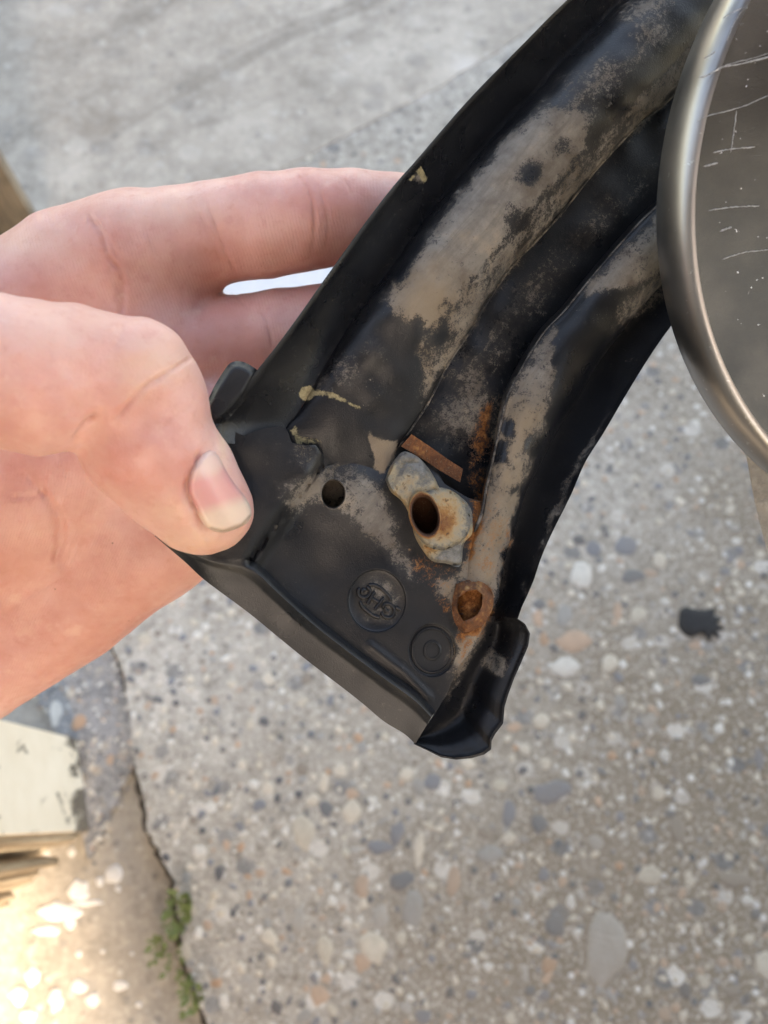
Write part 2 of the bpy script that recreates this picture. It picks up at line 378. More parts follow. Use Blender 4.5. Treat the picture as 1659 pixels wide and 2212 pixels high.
SHAPES = [pebble_mesh(k) for k in range(7)]
pm_cache = {}
def pebme(sh, ci):
    if (sh, ci) not in pm_cache:
        v, f = SHAPES[sh]; pm_cache[(sh, ci)] = mesh('pebble', v, f, True, {'tint': np.tile(PAL[ci], (len(v), 1))}); pm_cache[(sh, ci)].materials.append(M['peb'])
    return pm_cache[(sh, ci)]
cpoly = [tuple(p) for p in ce] + [(3000, 2700), (3000, -300)] + [tuple(p) for p in se[::-1]]
def place_peb(u, v, ru, rv, ci, ang=0, z=0., parent=slab, sh=None):
    p = G(u, v, z); k = np.linalg.norm(p - C0) / F
    o = bpy.data.objects.new('pebble', pebme(sh if sh is not None else random.randrange(7), ci)); COL.objects.link(o)
    o.parent = parent; o.location = p; o.scale = (ru * k, rv * k * 1.05, min(ru, rv) * k * .33); o.rotation_euler = (random.uniform(-.05, .05), random.uniform(-.05, .05), ang)
taken = []
HERO = [(1240,1385,34,25,3),(1257,1240,27,24,8),(1222,1440,30,22,8),(1318,1432,18,17,1),(1353,1178,28,17,6),(1282,1185,19,14,6),(1368,1245,26,13,4),(1425,1210,16,14,1),
 (1172,1155,16,13,6),(1165,1305,13,12,4),(1163,1335,13,16,3),(1220,1330,18,22,7),(1380,1328,19,16,0),(1335,1320,10,16,3),(1405,1238,13,11,2),(1170,1556,17,17,1),(1112,1570,14,10,3),
 (655,1797,24,29,0),(760,1752,18,25,1),(705,1747,15,14,4),(935,1688,21,13,6),(858,1800,16,22,6),(820,1830,26,16,6),(905,1835,11,34,1),(868,1903,27,17,4),(783,1915,17,19,2),
 (893,1963,25,28,7),(472,1888,8,18,5),(808,2046,30,24,1),(703,2052,17,23,0),(782,2080,15,20,3),(690,2150,17,21,3),(1590,1900,32,17,9),(1310,2050,42,55,10),(1190,1712,42,22,6),
 (1165,1780,16,22,4),(1215,1905,9,9,3),(905,1700,14,14,7),(820,1985,15,28,10),(1100,1755,14,24,6),(1405,1890,28,14,0),(1100,1810,13,13,1),(645,1990,18,20,10),(560,1740,14,10,6),
 (600,1725,9,8,5),(1515,1470,17,13,4),(1400,1560,16,16,10),(430,1840,13,16,8),(490,1825,8,9,3),(1258,1545,10,9,5),(1480,2140,14,12,5),(1420,1960,8,8,3),(1655,2085,22,20,1),(1200,2000,24,16,4),
 (1640,1640,9,22,6),(700,1690,12,16,1),(760,1715,12,14,3),(980,1900,14,26,2),(1060,1845,26,18,7),(1465,1790,18,24,9),(1250,1380,14,12,3)]
for u, v, a, b, ci in HERO:
    place_peb(u, v, a, b, ci, 0); taken.append((u, v, max(a, b)))
cnt = len(HERO); small = []
cand = np.stack([rng.uniform(-30, 1700, 24000), rng.uniform(330, 2260, 24000)], 1); cand = cand[inpoly(cand, cpoly)]
tk = np.zeros((9000, 3)); nt_ = len(taken); tk[:nt_] = taken
for u, v in cand:
    if cnt >= 290 and len(small) >= 4200: break
    p = G(u, v); k = np.linalg.norm(p - C0) / F
    big = random.random() < .12 and cnt < 290 and not (v < 1000 and u < 900)
    r = (random.uniform(.0021, .0042) if big else .0006 + .0022 * random.random() ** 1.35) / k
    if (((tk[:nt_, 0] - u) ** 2 + (tk[:nt_, 1] - v) ** 2) < (tk[:nt_, 2] + r) ** 2).any(): continue
    tk[nt_] = (u, v, r); nt_ += 1; asp = random.uniform(.6, 1); ci = int(rng.choice(len(PAL), p=PW))
    if big: place_peb(u, v, r, r * asp, ci, random.uniform(0, 3.1)); cnt += 1
    else: small.append((p, r * k, r * k * asp, ci, random.uniform(0, 6)))
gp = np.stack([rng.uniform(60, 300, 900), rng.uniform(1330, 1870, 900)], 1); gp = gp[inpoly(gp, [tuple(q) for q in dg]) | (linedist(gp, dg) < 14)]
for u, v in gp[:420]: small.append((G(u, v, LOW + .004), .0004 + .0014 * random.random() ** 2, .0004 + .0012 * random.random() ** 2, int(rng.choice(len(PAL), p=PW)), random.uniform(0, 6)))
V, Fc, Tn = [], [], []
for p, a, b, ci, t in small:
    v, f = SHAPES[random.randrange(7)]; v = v * [a, b, min(a, b) * .4]; o = len(V)
    x = v[:, 0] * math.cos(t) - v[:, 1] * math.sin(t); y = v[:, 0] * math.sin(t) + v[:, 1] * math.cos(t)
    V += list(np.stack([x + p[0], y + p[1], v[:, 2] + p[2]], 1)); Fc += [tuple(i + o for i in q) for q in f]; Tn += [PAL[ci]] * len(v)
fine = link('fine_aggregate', mesh('fine_aggregate', V, Fc, True, {'tint': np.array(Tn)}), M['peb'], slab); fine['kind'] = 'stuff'
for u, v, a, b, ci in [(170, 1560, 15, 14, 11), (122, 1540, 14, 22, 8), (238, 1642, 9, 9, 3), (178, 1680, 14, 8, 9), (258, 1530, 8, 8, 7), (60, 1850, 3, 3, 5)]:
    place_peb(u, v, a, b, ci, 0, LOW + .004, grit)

# flat white splashes and chips on the low slab
def splat(name, pts, z, h, mat, spikes=0, seed=0):
    ring = resample(list(pts) + [pts[0]], 48)[:-1]; c = ring.mean(0); v, f = [], []
    for s, hh in ((1.03, -.0008), (1.0, h * .45), (.8, h * .9), (.4, h)):
        for p in ring:
            q = c + (p - c) * s; g = G(q[0], q[1], z); v.append((g[0], g[1], z + hh))
    g = G(c[0], c[1], z); v.append((g[0], g[1], z + h)); n = len(ring)
    for j in range(3): f += [(j*n+i, j*n+(i+1) % n, (j+1)*n+(i+1) % n, (j+1)*n+i) for i in range(n)]
    f += [(3*n+i, 3*n+(i+1) % n, 4*n) for i in range(n)]
    me = mesh(name, v, f); fixn(me); return me
def blob(u, v, a, b, seed, rough=.25, n=14):
    r = np.random.default_rng(seed)
    return [(u + a * (1 + rough * r.uniform(-1, 1)) * math.cos(t), v + b * (1 + rough * r.uniform(-1, 1)) * math.sin(t)) for t in np.linspace(0, 2 * np.pi, n, endpoint=False)]
for k, (u, v, a, b) in enumerate([(236,1722,13,13),(245,1890,26,26),(215,1905,10,14),(170,1925,28,30),(130,1970,52,26),(190,1950,40,9),(100,2010,38,16),(150,1990,16,22),(255,1920,8,10),(100,1845,9,9),(155,1840,10,12),(262,1740,8,8),(70,2110,22,24),(120,2160,18,30),(170,2130,22,18),(260,2130,22,12),(40,2150,22,26),(200,2160,18,20),(300,2170,8,8),(222,2055,6,6),(170,2060,10,9),(285,2060,6,6),(60,2195,24,18)]):
    o = link('paint_splash', splat('paint_splash', blob(u, v, a * .8, b * .8, k, .22, 14), LOW, .0006, M['splash']), M['splash'], ground)

tar = link('tar_blot', splat('tar_blot', [(1468,1320),(1480,1312),(1510,1318),(1530,1318),(1545,1312),(1542,1330),(1562,1338),(1548,1346),(1566,1362),(1548,1362),(1556,1382),(1538,1370),(1532,1386),(1518,1368),(1495,1376),(1478,1370),(1466,1352)], 0, .0022, M['tar']), M['tar'])
tag(tar, 'black tar blot with ragged fringe stuck on the speckled pavement', 'tar blot')

# ---- posts of the wall on the left --------------------------------------------
def prism(name, foot, z0, z1, mat, nz=1, bevel=0.0, worn=False):
    n = len(foot); v = []; f = []
    for j in range(nz + 1):
        z = z0 + (z1 - z0) * (j / nz) ** 2; v += [(x, y, z) for x, y in foot]
    for j in range(nz): f += [(j*n+i, j*n+(i+1) % n, (j+1)*n+(i+1) % n, (j+1)*n+i) for i in range(n)]
    f += [tuple(range(n))[::-1], tuple(range(nz*n, nz*n+n))]
    at = {'worn': np.clip(1 - (np.array(v)[:, 2] - z0) / .035, 0, 1)} if worn else None
    me = mesh(name, v, f, False, at); fixn(me)
    if bevel:
        bm = bmesh.new(); bm.from_mesh(me); bmesh.ops.bevel(bm, geom=[e for e in bm.edges if abs(e.verts[0].co.z - e.verts[1].co.z) > 1e-4], offset=bevel, segments=2, affect='EDGES'); bm.to_mesh(me); bm.free()
    return me
K = G(192, 1795, LOW)[:2]; KB = G(168, 1600, LOW)[:2]; KL = G(-20, 2010, LOW)[:2]
er = KB - K; el = (KL - K) / np.linalg.norm(KL - K)
post = empty('timber_post', (*K, LOW))
tag(post, 'cream painted timber post with rotten splintered foot in the sunlight', 'post')
fr = K + el * .004 + er * .22
core = prism('core', [tuple(fr), tuple(KB), tuple(KB + el * .09 + er * .2), tuple(fr + el * .14)], LOW + .001, .75, M['wood'], 6)
adopt(post, link('core', core, M['wood']))
nrm = np.array([er[1], -er[0]]); nrm /= np.linalg.norm(nrm)
if nrm[0] < 0: nrm = -nrm
ch = KB + el * .012 + er * .10
pf = [tuple(K + nrm * .0015), tuple(KB + nrm * .0015), tuple(ch + nrm * .002), tuple(ch - nrm * .01), tuple(K - nrm * .003)]
adopt(post, link('paint_skin', prism('paint_skin', pf, LOW + .003, .75, M['paint'], 24, 0, True), M['paint']))
nf = np.array([-el[1], el[0]]);
if nf[1] > 0: nf = -nf
for k in range(22):               # splinters of the rotten front
    t = .0005 + .13 * (k / 22) + random.uniform(-.001, .001); wd = random.uniform(.0016, .0042); ht = random.uniform(.25, .7)
    b0 = LOW + (random.uniform(.0, .008) if random.random() < .5 else random.uniform(.008, .034)); out = random.uniform(-.004, .005)
    base = fr - er * .19 + el * t; ring = []
    n = 6; v = []; f = []
    for j, (z, s) in enumerate(((b0, .35), (b0 + .006, .8), (b0 + .02, 1), (b0 + .06, 1), (b0 + ht * .5, .9), (b0 + ht, .75))):
        jx = random.uniform(-.0007, .0007)
        for i in range(n):
            a = 2 * math.pi * i / n; q = base + el * (wd * s * math.cos(a) + jx) + nf * (out * (1 if z > b0 + .003 else .5) + .0035 * s * math.sin(a)); v.append((q[0], q[1], z))
    for j in range(5): f += [(j*n+i, j*n+(i+1) % n, (j+1)*n+(i+1) % n, (j+1)*n+i) for i in range(n)]
    f += [tuple(range(n))[::-1], tuple(range(5*n, 6*n))]
    me = mesh('splinter', v, f, True); fixn(me); adopt(post, link('splinter', me, M['wood']))

# broken board further off, upper left
B1 = G(122, 560, 0)[:2]; B2 = G(-140, 640, 0)[:2]; bn = (B2 - B1) / np.linalg.norm(B2 - B1); bt = np.array([bn[1], -bn[0]])
if bt[1] < 0: bt = -bt
board = empty('broken_board', (*B1, 0)); tag(board, 'weathered brown board with jagged broken end, behind the knuckles', 'board')
nb = 9; L = np.linalg.norm(B2 - B1)
edge = [.002, .004, .010, .018, .030, .012, .040, .032, .045, .02]
for k in range(nb):
    a = B1 + bn * L * k / nb; b = B1 + bn * L * (k + 1) / nb - bn * .0004
    v = []
    for q, zb in ((a, edge[k]), (b, edge[k + 1])):
        for th in (0, .02): p = q + bt * th; v += [(p[0], p[1], zb + .0045), (p[0], p[1], .8)]
    me = mesh('strip', v, [(0, 1, 3, 2), (4, 6, 7, 5), (0, 4, 5, 1), (2, 3, 7, 6), (0, 2, 6, 4), (1, 5, 7, 3)], False); fixn(me)
    adopt(board, link('strip', me, M['board']))

# added unseen blockers that shade the scene, with a sun gap at lower left
we = np.array(G(290, 1830, LOW)); WY = -0.72; xe = we[0] + SUN.x / SUN.y * (WY - we[1])
sheet('light_blocker', [(xe, WY), (xe, WY - .12), (2.4, WY - .12), (2.4, WY)], 3.0, M['blocker'], 3.05)
sheet('light_blocker_left', [(xe - .21, WY), (-2.4, WY), (-2.4, WY - .12), (xe - .21, WY - .12)], 3.0, M['blocker'], 3.05)  # second added blocker, narrows the sun gap
RY = .32
sheet('light_blocker_top', [(-.75, WY + .001), (2.4, WY + .001), (2.4, RY), (-.75, RY)], 2.34, M['blocker'], .05)  # unseen cover added overhead to cut the sky light from above

# weeds in the crack ------------------------------------------------------------
def weed(u, v, n, spread, seed, label):
    r = random.Random(seed); g = G(u, v, LOW); root = empty('weed', g); tag(root, label, 'weed', 'weeds growing in the slab crack')
    V, Fc, SV, SF = [], [], [], []
    for k in range(n):
        a = r.uniform(0, 6.28); rr = spread * r.random() ** .6; base = Vector((g[0] + rr * math.cos(a) * .55, g[1] + rr * math.sin(a), LOW + .004 + r.uniform(.004, .016)))
        L = r.uniform(.0022, .0048); d = Vector((math.cos(a + r.uniform(-1, 1)), math.sin(a + r.uniform(-1, 1)), r.uniform(.1, .7))).normalized(); sd = d.cross(Vector((0, 0, 1))).normalized() * L * .34
        up = Vector((0, 0, L * .12)); o = len(V)
        V += [base, base + d * L * .5 + sd, base + d * L, base + d * L * .5 - sd, base + d * L * .5 - up]; Fc += [(o, o+1, o+4), (o+1, o+2, o+4), (o+2, o+3, o+4), (o+3, o, o+4)]
        if k % 5 == 0:
            o = len(SV); q = Vector(g); x = Vector((.0003, 0, 0)); y = Vector((0, .0003, 0))
            SV += [q - x, q + x, q + y, base - x, base + x, base + y]; SF += [(o, o+1, o+4, o+3), (o+1, o+2, o+5, o+4), (o+2, o, o+3, o+5)]
    adopt(root, link('foliage', mesh('foliage', V, Fc), M['leaf'])); adopt(root, link('stem', mesh('stem', SV, SF), M['stem']))
weed(398, 1965, 84, .010, 1, 'largest green weed sprouting at the top of the crack')
weed(352, 2040, 24, .0045, 2, 'small green weed leaning left onto the beige concrete')
weed(392, 2062, 22, .009, 4, 'thin straggly weed in the crack between two bushier weeds')
weed(422, 2135, 48, .0075, 3, 'lowest green weed in the crack near the picture edge')

# ================================================================== THE TRIM
trim = empty('rubber_trim', TW(760, 1250, -8)); tag(trim, 'curved black rubber trim with dusty beads and rusty bracket, held in the hand', 'trim')
def circ(u, v, r): return [(u + r * math.cos(t), v + r * math.sin(t)) for t in np.linspace(0, 6.2832, 14)[:-1]]
DUST_LIT = [([(1420,-300),(1290,90),(1200,190),(1150,240),(1190,300),(1300,230),(1440,110),(1640,-150)], 40, .52),
 ([(1180,215),(1120,275),(1050,345),(985,430),(925,515),(880,575),(865,610),(822,645),(858,668),(880,702),(900,690),(925,712),(960,690),(1010,640),(1080,545),(1180,430),(1270,320),(1270,240)], 22, .9),
 ([(1640,-50),(1440,225),(1283,376),(1158,525),(1055,650),(987,764),(925,862),(905,835),(902,740),(940,690),(1060,560),(1290,300),(1440,150)], 10, .62),
 ([(800,930),(830,955),(855,950),(850,985),(832,1024),(815,1020),(808,985)], 5, .95),
 ([(600,1040),(700,1000),(760,1005),(822,1045),(850,1100),(870,1170),(900,1230),(885,1262),(830,1200),(750,1130),(690,1085),(630,1110)], 24, .72),
 ([(900,950),(960,830),(1060,690),(1180,540),(1330,400),(1430,310),(1430,400),(1300,520),(1180,660),(1090,800),(1040,960)], 22, .34),
 (circ(750, 800, 38), 22, .5), (circ(800, 745, 34), 22, .4), (circ(700, 830, 26), 16, .45), (circ(660, 985, 34), 22, .45),
 ([(1036,1075),(1075,1050),(1120,1060),(1112,1130),(1095,1190),(1080,1250),(1000,1262),(985,1240),(1004,1190),(1022,1130)], 8, .85),
 ([(1090,850),(1130,790),(1210,690),(1290,590),(1400,470),(1440,440),(1450,560),(1380,620),(1320,620),(1250,660),(1215,720),(1205,800),(1185,890),(1165,960),(1130,1040),(1080,1090),(1036,1085),(1058,985),(1070,900)], 14, .78),
 ([(1340,640),(1440,560),(1440,640),(1320,730)], 14, .55),
 ([(990,1230),(1092,1190),(1080,1260),(1060,1340),(1010,1440),(965,1510),(975,1420),(1000,1370),(960,1300),(930,1250)], 16, .8),
 ([(1000,760),(1060,760),(1080,860),(1040,960),(960,960),(900,935)], 40, .6), ([(1100,620),(1250,520),(1200,640),(1120,740)], 30, .45),
 ([(760,1360),(960,1490),(930,1520),(730,1370)], 24, .16), (circ(900, 385, 14), 6, .8), (circ(816, 1297, 60), 20, .5), (circ(860, 1290, 26), 14, .45), ([(1060,1400),(1100,1440),(1085,1470),(1040,1440)], 8, .6),  # the emblem circle lightens the disc as if it caught more light
 ([(1140,1290),(1240,1050),(1330,890),(1320,880),(1210,1060),(1120,1290)], 6, .45)]
CLEAN_DENT = [(circ(1145, 372, 24), 16, .75), (circ(1215, 318, 16), 14, .5), (circ(1110, 470, 22), 18, .5), (circ(960, 660, 14), 10, .35), (circ(955, 720, 20), 12, .5), (circ(1250, 690, 46), 14, 1.), (circ(1225, 760, 26), 12, .8), (circ(1100, 925, 16), 8, .6), (circ(1150, 960, 22), 10, .5),  # dust-free spots; the first one paints the shading of a dent
 ([(1068,960),(1098,950),(1100,1000),(1060,1000)], 8, .7), (circ(1330, 90, 36), 24, .45), (circ(1480, 20, 24), 16, .6)]
RUST = [([(1040,1070),(1092,1060),(1098,1160),(1080,1240),(1010,1260),(1030,1150)], 24, .46), ([(880,1180),(1000,1215),(1000,1270),(930,1290),(870,1230)], 20, .38), ([(1000,1000),(1050,960),(1060,1060),(1010,1080)], 16, .5), ([(985,1268),(1020,1255),(1062,1275),(1068,1320),(1040,1365),(1000,1385),(985,1340)], 14, .85), ([(1040,880),(1075,850),(1062,960),(1030,1010),(1015,960)], 14, .7), ([(1035,1060),(1062,1040),(1052,1140),(1020,1200),(1000,1220),(1005,1150)], 10, .75),
 ([(1085,1140),(1110,1110),(1100,1190),(1082,1230)], 8, .6), ([(860,1180),(940,1230),(960,1280),(900,1250)], 14, .42), (circ(960, 1310, 26), 14, .5), (circ(1060, 1220, 26), 16, .35), ([(1000,1385),(1040,1370),(1000,1440),(985,1450)], 10, .5)]
YEL = [([(648,838),(668,832),(680,842),(676,862),(656,868),(646,856)], 4, .95), ([(676,838),(720,846),(782,878),(780,890),(745,872),(700,858),(676,856)], 4, .62), ([(622,928),(640,915),(648,940),(690,945),(700,960),(640,962)], 6, .62), ([(880,388),(908,355),(926,385),(918,400),(900,372),(890,392)], 3, .8)]
SCUFF = [(circ(760, 800, 110), 60, 1.), (circ(860, 1150, 120), 60, .6), ([(1180,180),(1240,120),(1250,140),(1150,250)], 16, .8), (circ(1300, 650, 120), 60, .6)]
TAN = [([(830,600),(930,560),(1010,620),(980,740),(930,860),(880,760),(850,690)], 40, .8), ([(1060,860),(1130,820),(1180,900),(1120,1060),(1060,1290),(960,1520),(960,1250),(1030,1080)], 30, .9), ([(790,920),(870,940),(830,1040),(800,1020)], 10, .8)]
def masks(uv):
    uv = np.asarray(uv, float); o = {}
    jig = np.stack([vnoise(uv / 23, 1) - .5, vnoise(uv / 23, 2) - .5], 1) * 18; q = uv + jig
    def acc(L): 
        a = np.zeros(len(uv))
        for poly, soft, s in L: a = np.maximum(a, s * softpoly(q, poly, soft))
        return a
    o['dust'] = np.clip(acc(DUST_LIT) - acc(CLEAN_DENT), 0, 1); o['rust'] = acc(RUST); o['scuff'] = acc(SCUFF)
    o['tan'] = acc(TAN); q = uv; o['yellow'] = acc(YEL); return o

def strip(name, left, right, prof, n, m, back=-12, mat=None, parent=trim, wob=0.0, smooth_l=True, smooth_r=True):
    """solid strip between two edges; prof(t across, s along) -> millimetres proud"""
    A = resample(left, n, smooth_l); B = resample(right, n, smooth_r); t = np.linspace(0, 1, m); s = np.linspace(0, 1, n)
    UV = A[:, None, :] * (1 - t)[None, :, None] + B[:, None, :] * t[None, :, None]; uv = UV.reshape(-1, 2)
    T, Ss = np.meshgrid(t, s); wv = prof(T, Ss).ravel()
    if wob: wv = wv + wob * (vnoise(uv / 45, 9) - .5) * 2 * np.sin(np.pi * T.ravel()) ** .5
    top = TW(uv[:, 0], uv[:, 1], wv)
    bl = np.concatenate([UV[:, 0], UV[:, -1]]); bb = TW(bl[:, 0], bl[:, 1], np.full(len(bl), back))
    V = np.concatenate([top, bb]); f = []; i0 = n * m
    for i in range(n - 1):
        for j in range(m - 1): f.append((i*m+j, i*m+j+1, (i+1)*m+j+1, (i+1)*m+j))
        f.append((i*m, (i+1)*m, i0+i+1, i0+i)); f.append((i*m+m-1, i0+n+i, i0+n+i+1, (i+1)*m+m-1)); f.append((i0+i, i0+i+1, i0+n+i+1, i0+n+i))
    f.append(tuple(range(m)) + (i0+n, i0)); f.append(tuple(range((n-1)*m, n*m))[::-1] + (i0+n-1, i0+2*n-1))
    at = masks(np.concatenate([uv, bl]))
    me = mesh(name, V, f, True, at); fixn(me)
    bm = bmesh.new(); bm.from_mesh(me); bm.edges.ensure_lookup_table()
    for e in bm.edges:
        if len(e.link_faces) == 2 and e.calc_face_angle(0) > 1.0: e.smooth = False
    bm.to_mesh(me); bm.free()
    return adopt(parent, link(name, me, mat or M['rubber']))

A_ = [(1690,-420),(1440,-200),(1225,0),(1130,95),(1010,218),(900,345),(850,402),(790,480),(700,605),(640,690),(590,757),(553,803),(526,842),(500,872),(462,905),(458,955)]
B_ = [(1790,-400),(1560,-200),(1346,0),(1283,63),(1209,137),(1169,190),(1112,245),(1067,296),(1021,348),(970,410),(930,456),(890,513),(845,580),(790,652),(735,735),(706,785),(676,838),(645,890),(626,925),(632,968)]
Bb = B_[:-2] + [(616,925),(620,960),(640,992)]
C_ = [(2060,-330),(1800,-120),(1600,60),(1440,219),(1391,256),(1351,296),(1283,370),(1215,456),(1158,519),(1106,572),(1055,646),(1009,722),(966,788),(926,866),(886,927),(860,965),(827,1031),(811,1060)]
D_ = [(1800,130),(1600,275),(1423,428),(1374,473),(1312,542),(1255,610),(1209,667),(1169,707),(1136,757),(1115,793),(1088,850),(1073,917),(1066,955),(1056,1000),(1043,1058),(1036,1100),(1018,1140),(1003,1200),(994,1240),(985,1300),(990,1345)]
E_ = [(1880,250),(1700,370),(1560,480),(1443,600),(1390,660),(1328,737),(1288,792),(1241,872),(1201,935),(1173,991),(1137,1062),(1118,1126),(1096,1189),(1086,1245),(1072,1290),(1052,1345)]
F_ = [(1960,330),(1760,440),(1590,560),(1500,640),(1443,713),(1399,777),(1348,860),(1304,935),(1264,999),(1233,1070),(1193,1150),(1169,1205),(1153,1253),(1134,1297),(1127,1312),(1118,1338)]

# left flange wall, thin at its rim
strip('left_flange', A_, B_, lambda t, s: np.where(t < .06, 8.5, 8.5 - 8.0 * np.clip((t - .06) / .9, 0, 1) ** .75) * (1 - .35 * sstep(.9, 1, s)), 220, 16)
# big rounded bead
def bead(t, s):
    h = 9.6 * (1 - .82 * sstep(.70, .99, s)) - 1.6 * sstep(.93, 1, s)
    return .4 + h * np.clip(1 - np.abs((t - .40) / np.where(t < .40, .40, .62)) ** 2.1, 0, 1) ** .62 - 1.5 * t
strip('main_bead', Bb, C_, bead, 300, 44, wob=.35)
# recessed channel between the beads
def chan(t, s): return -8.0 + 1.1 * np.sin(np.pi * t) - 1.5 * t + .5 * np.sin(9 * s)
gl = [(p[0] - 22, p[1] - 14) for p in C_[:-4]] + [(870, 930), (900, 1000), (950, 1100)]
gr = [(p[0] + 18, p[1] + 10) for p in D_[:-8]] + [(1062, 1000), (1062, 1060), (1066, 1130)]
strip('channel_floor', gl, gr, chan, 160, 14, wob=.5)
def sbead(t, s):
    h = 5.6 * (1 - .55 * sstep(.72, 1, s)); x = h * np.sin(np.pi * np.clip(t, 0, 1) ** .85) ** .6
    return -3.2 + 1.2 * x + .55 * np.exp(-((t - .10) / .03) ** 2) * (1 - sstep(.7, .85, s)) + .8 * sstep(.8, 1, s)
strip('small_bead', D_, E_, sbead, 260, 30, wob=.35)
strip('right_flange', E_, F_, lambda t, s: -7.0 + 8.0 * np.clip(t, 0, 1) ** 1.4 + .7 * (t > .93), 200, 14)

def plate(name, outer, holes, step, wfun, back, mat, parent=trim, attrs=True, extra=()):
    outer = np.asarray(outer, float); lo, hi = outer.min(0), outer.max(0)
    gx, gy = np.meshgrid(np.arange(lo[0], hi[0], step), np.arange(lo[1], hi[1], step)); gx[1::2] += step / 2
    pts = np.stack([gx.ravel(), gy.ravel()], 1) + rng.uniform(-.12, .12, (gx.size, 2)) * step
    ok = inpoly(pts, outer) & (linedist(pts, outer, True) > step * .45)
    for h in holes: ok &= ~inpoly(pts, h) & (linedist(pts, h, True) > step * .45)
    vs = [Vector(p) for p in outer]; es = [(i, (i + 1) % len(outer)) for i in range(len(outer))]
    for h in holes:
        o = len(vs); vs += [Vector(p) for p in h]; es += [(o + i, o + (i + 1) % len(h)) for i in range(len(h))]
    vs += [Vector(p) for p in pts[ok]]
    co, _, tri, _, _, _ = delaunay_2d_cdt(vs, es, [], 0, 1e-4)
    co = np.array([tuple(p) for p in co]); tri = np.array([t for t in tri if len(t) == 3]); cen = co[tri].mean(1)
    keep = inpoly(cen, outer)
    for h in holes: keep &= ~inpoly(cen, h)
    tri = tri[keep]; wv = wfun(co); n = len(co)
    V = np.concatenate([TW(co[:, 0], co[:, 1], wv), TW(co[:, 0], co[:, 1], np.full(n, back) if np.isscalar(back) else wv + back[0])])
    cntd = {}
    for t in tri:
        for a, b in ((t[0], t[1]), (t[1], t[2]), (t[2], t[0])): cntd.setdefault((min(a, b), max(a, b)), []).append((a, b))
    f = [tuple(t) for t in tri] + [(t[0] + n, t[2] + n, t[1] + n) for t in tri]
    for e, l in cntd.items():
        if len(l) == 1: a, b = l[0]; f.append((b, a, a + n, b + n))
    me = mesh(name, V, f, True, masks(np.concatenate([co, co])) if attrs else None)
    bm = bmesh.new(); bm.from_mesh(me); bmesh.ops.delete(bm, geom=[v for v in bm.verts if not v.link_faces], context='VERTS'); bmesh.ops.recalc_face_normals(bm, faces=bm.faces)
    for e in bm.edges:
        if len(e.link_faces) == 2 and e.calc_face_angle(0) > .9: e.smooth = False
    bm.to_mesh(me); bm.free()
    o = link(name, me, mat)
    return adopt(parent, o) if parent.type == 'EMPTY' else (setattr(o, 'parent', parent), setattr(o, 'matrix_parent_inverse', parent.matrix_world.inverted()), o)[2]

def ell(cx, cy, rx, ry, n=44, rot=0):
    a = np.linspace(0, 2 * np.pi, n, endpoint=False); x, y = rx * np.cos(a), ry * np.sin(a)
    return np.stack([cx + x * math.cos(rot) - y * math.sin(rot), cy + x * math.sin(rot) + y * math.cos(rot)], 1)
PL = [(338,1160),(392,1020),(448,910),(490,925),(526,941),(570,926),(609,920),(620,928),(630,956),(660,962),(682,961),(697,982),(702,1008),(760,985),(815,1000),(850,958),(890,935),(915,965),(960,1045),(1010,1075),(1046,1085),(1076,1180),(1078,1290),(1052,1338),(1024,1399),(988,1443),(966,1498),(938,1545),(895,1498),(822,1447),(749,1393),(676,1335),(603,1268),(571,1236),(536,1216),(464,1208),(400,1190)]
def base_w(p):
    d = linedist(p, [(720, 985), (690, 1030), (628, 1100), (585, 1160), (545, 1225)]); side = (p[:, 0] - 628) * (1205 - 1095) - (p[:, 1] - 1095) * (543 - 628)
    ln = np.where((p[:, 0] - 628) * .79 + (p[:, 1] - 1095) * .61 < 0, 1, -1) * d
    w_ = 3.6 * sstep(-26, 34, ln)
    w_ += 1.0 * sstep(120, 0, np.hypot(p[:, 0] - 760, p[:, 1] - 1060)) - 1.2 * sstep(60, 0, linedist(p, [(710, 1000), (760, 980), (815, 1005), (900, 970), (1040, 1080)]))
    w_ += .5 * (vnoise(p / 60, 4) - .5) - .9 * np.exp(-((p[:, 0] - 690) ** 2 + (p[:, 1] - 1230) ** 2) / 70 ** 2)
    # low rib beside the lip
    w_ += .45 * np.exp(-(linedist(p, [(800, 1395), (870, 1450), (925, 1505)]) / 9) ** 2)
    return w_
hole = ell(720, 1067, 26, 31); disc1 = ell(814, 1298, 63, 68, 56); disc2 = ell(934, 1405, 51, 57, 52); pit = np.array([(990,1291),(1008,1277),(1029,1273),(1043,1285),(1041,1309),(1029,1330),(1002,1342),(990,1324),(987,1306)], float)
strap = ell(918, 1113, 30, 46, 40, -.25)
plate('end_plate', PL, [hole, disc1, disc2, pit, strap], 6.5, base_w, -8.5, M['rubber'])

def dish(name, cx, cy, rx, ry, prof, n=56, rot=0, mat=None, parent=trim, at=True):
    """turned shape: prof = list of (radius fraction, mm proud)"""
    wc = float(base_w(np.array([[cx, cy]]))[0]); V, f, UVs = [], [], []
    for r, h in prof:
        e = ell(cx, cy, rx * r, ry * r, n, rot); UVs.append(e); V.append(TW(e[:, 0], e[:, 1], base_w(e) + h if -1 < h < 1 else np.full(n, wc + h)))
    k = len(prof)
    for j in range(k - 1): f += [(j*n+i, j*n+(i+1) % n, (j+1)*n+(i+1) % n, (j+1)*n+i) for i in range(n)]
    f.append(tuple(range((k-1)*n, k*n)))
    uv = np.concatenate(UVs); me = mesh(name, np.concatenate(V), f, True, masks(uv)); fixn(me)
    bm = bmesh.new(); bm.from_mesh(me)
    for e in bm.edges:
        if len(e.link_faces) == 2 and e.calc_face_angle(0) > .7: e.smooth = False
    bm.to_mesh(me); bm.free()
    return adopt(parent, link(name, me, mat or M['rubber']))
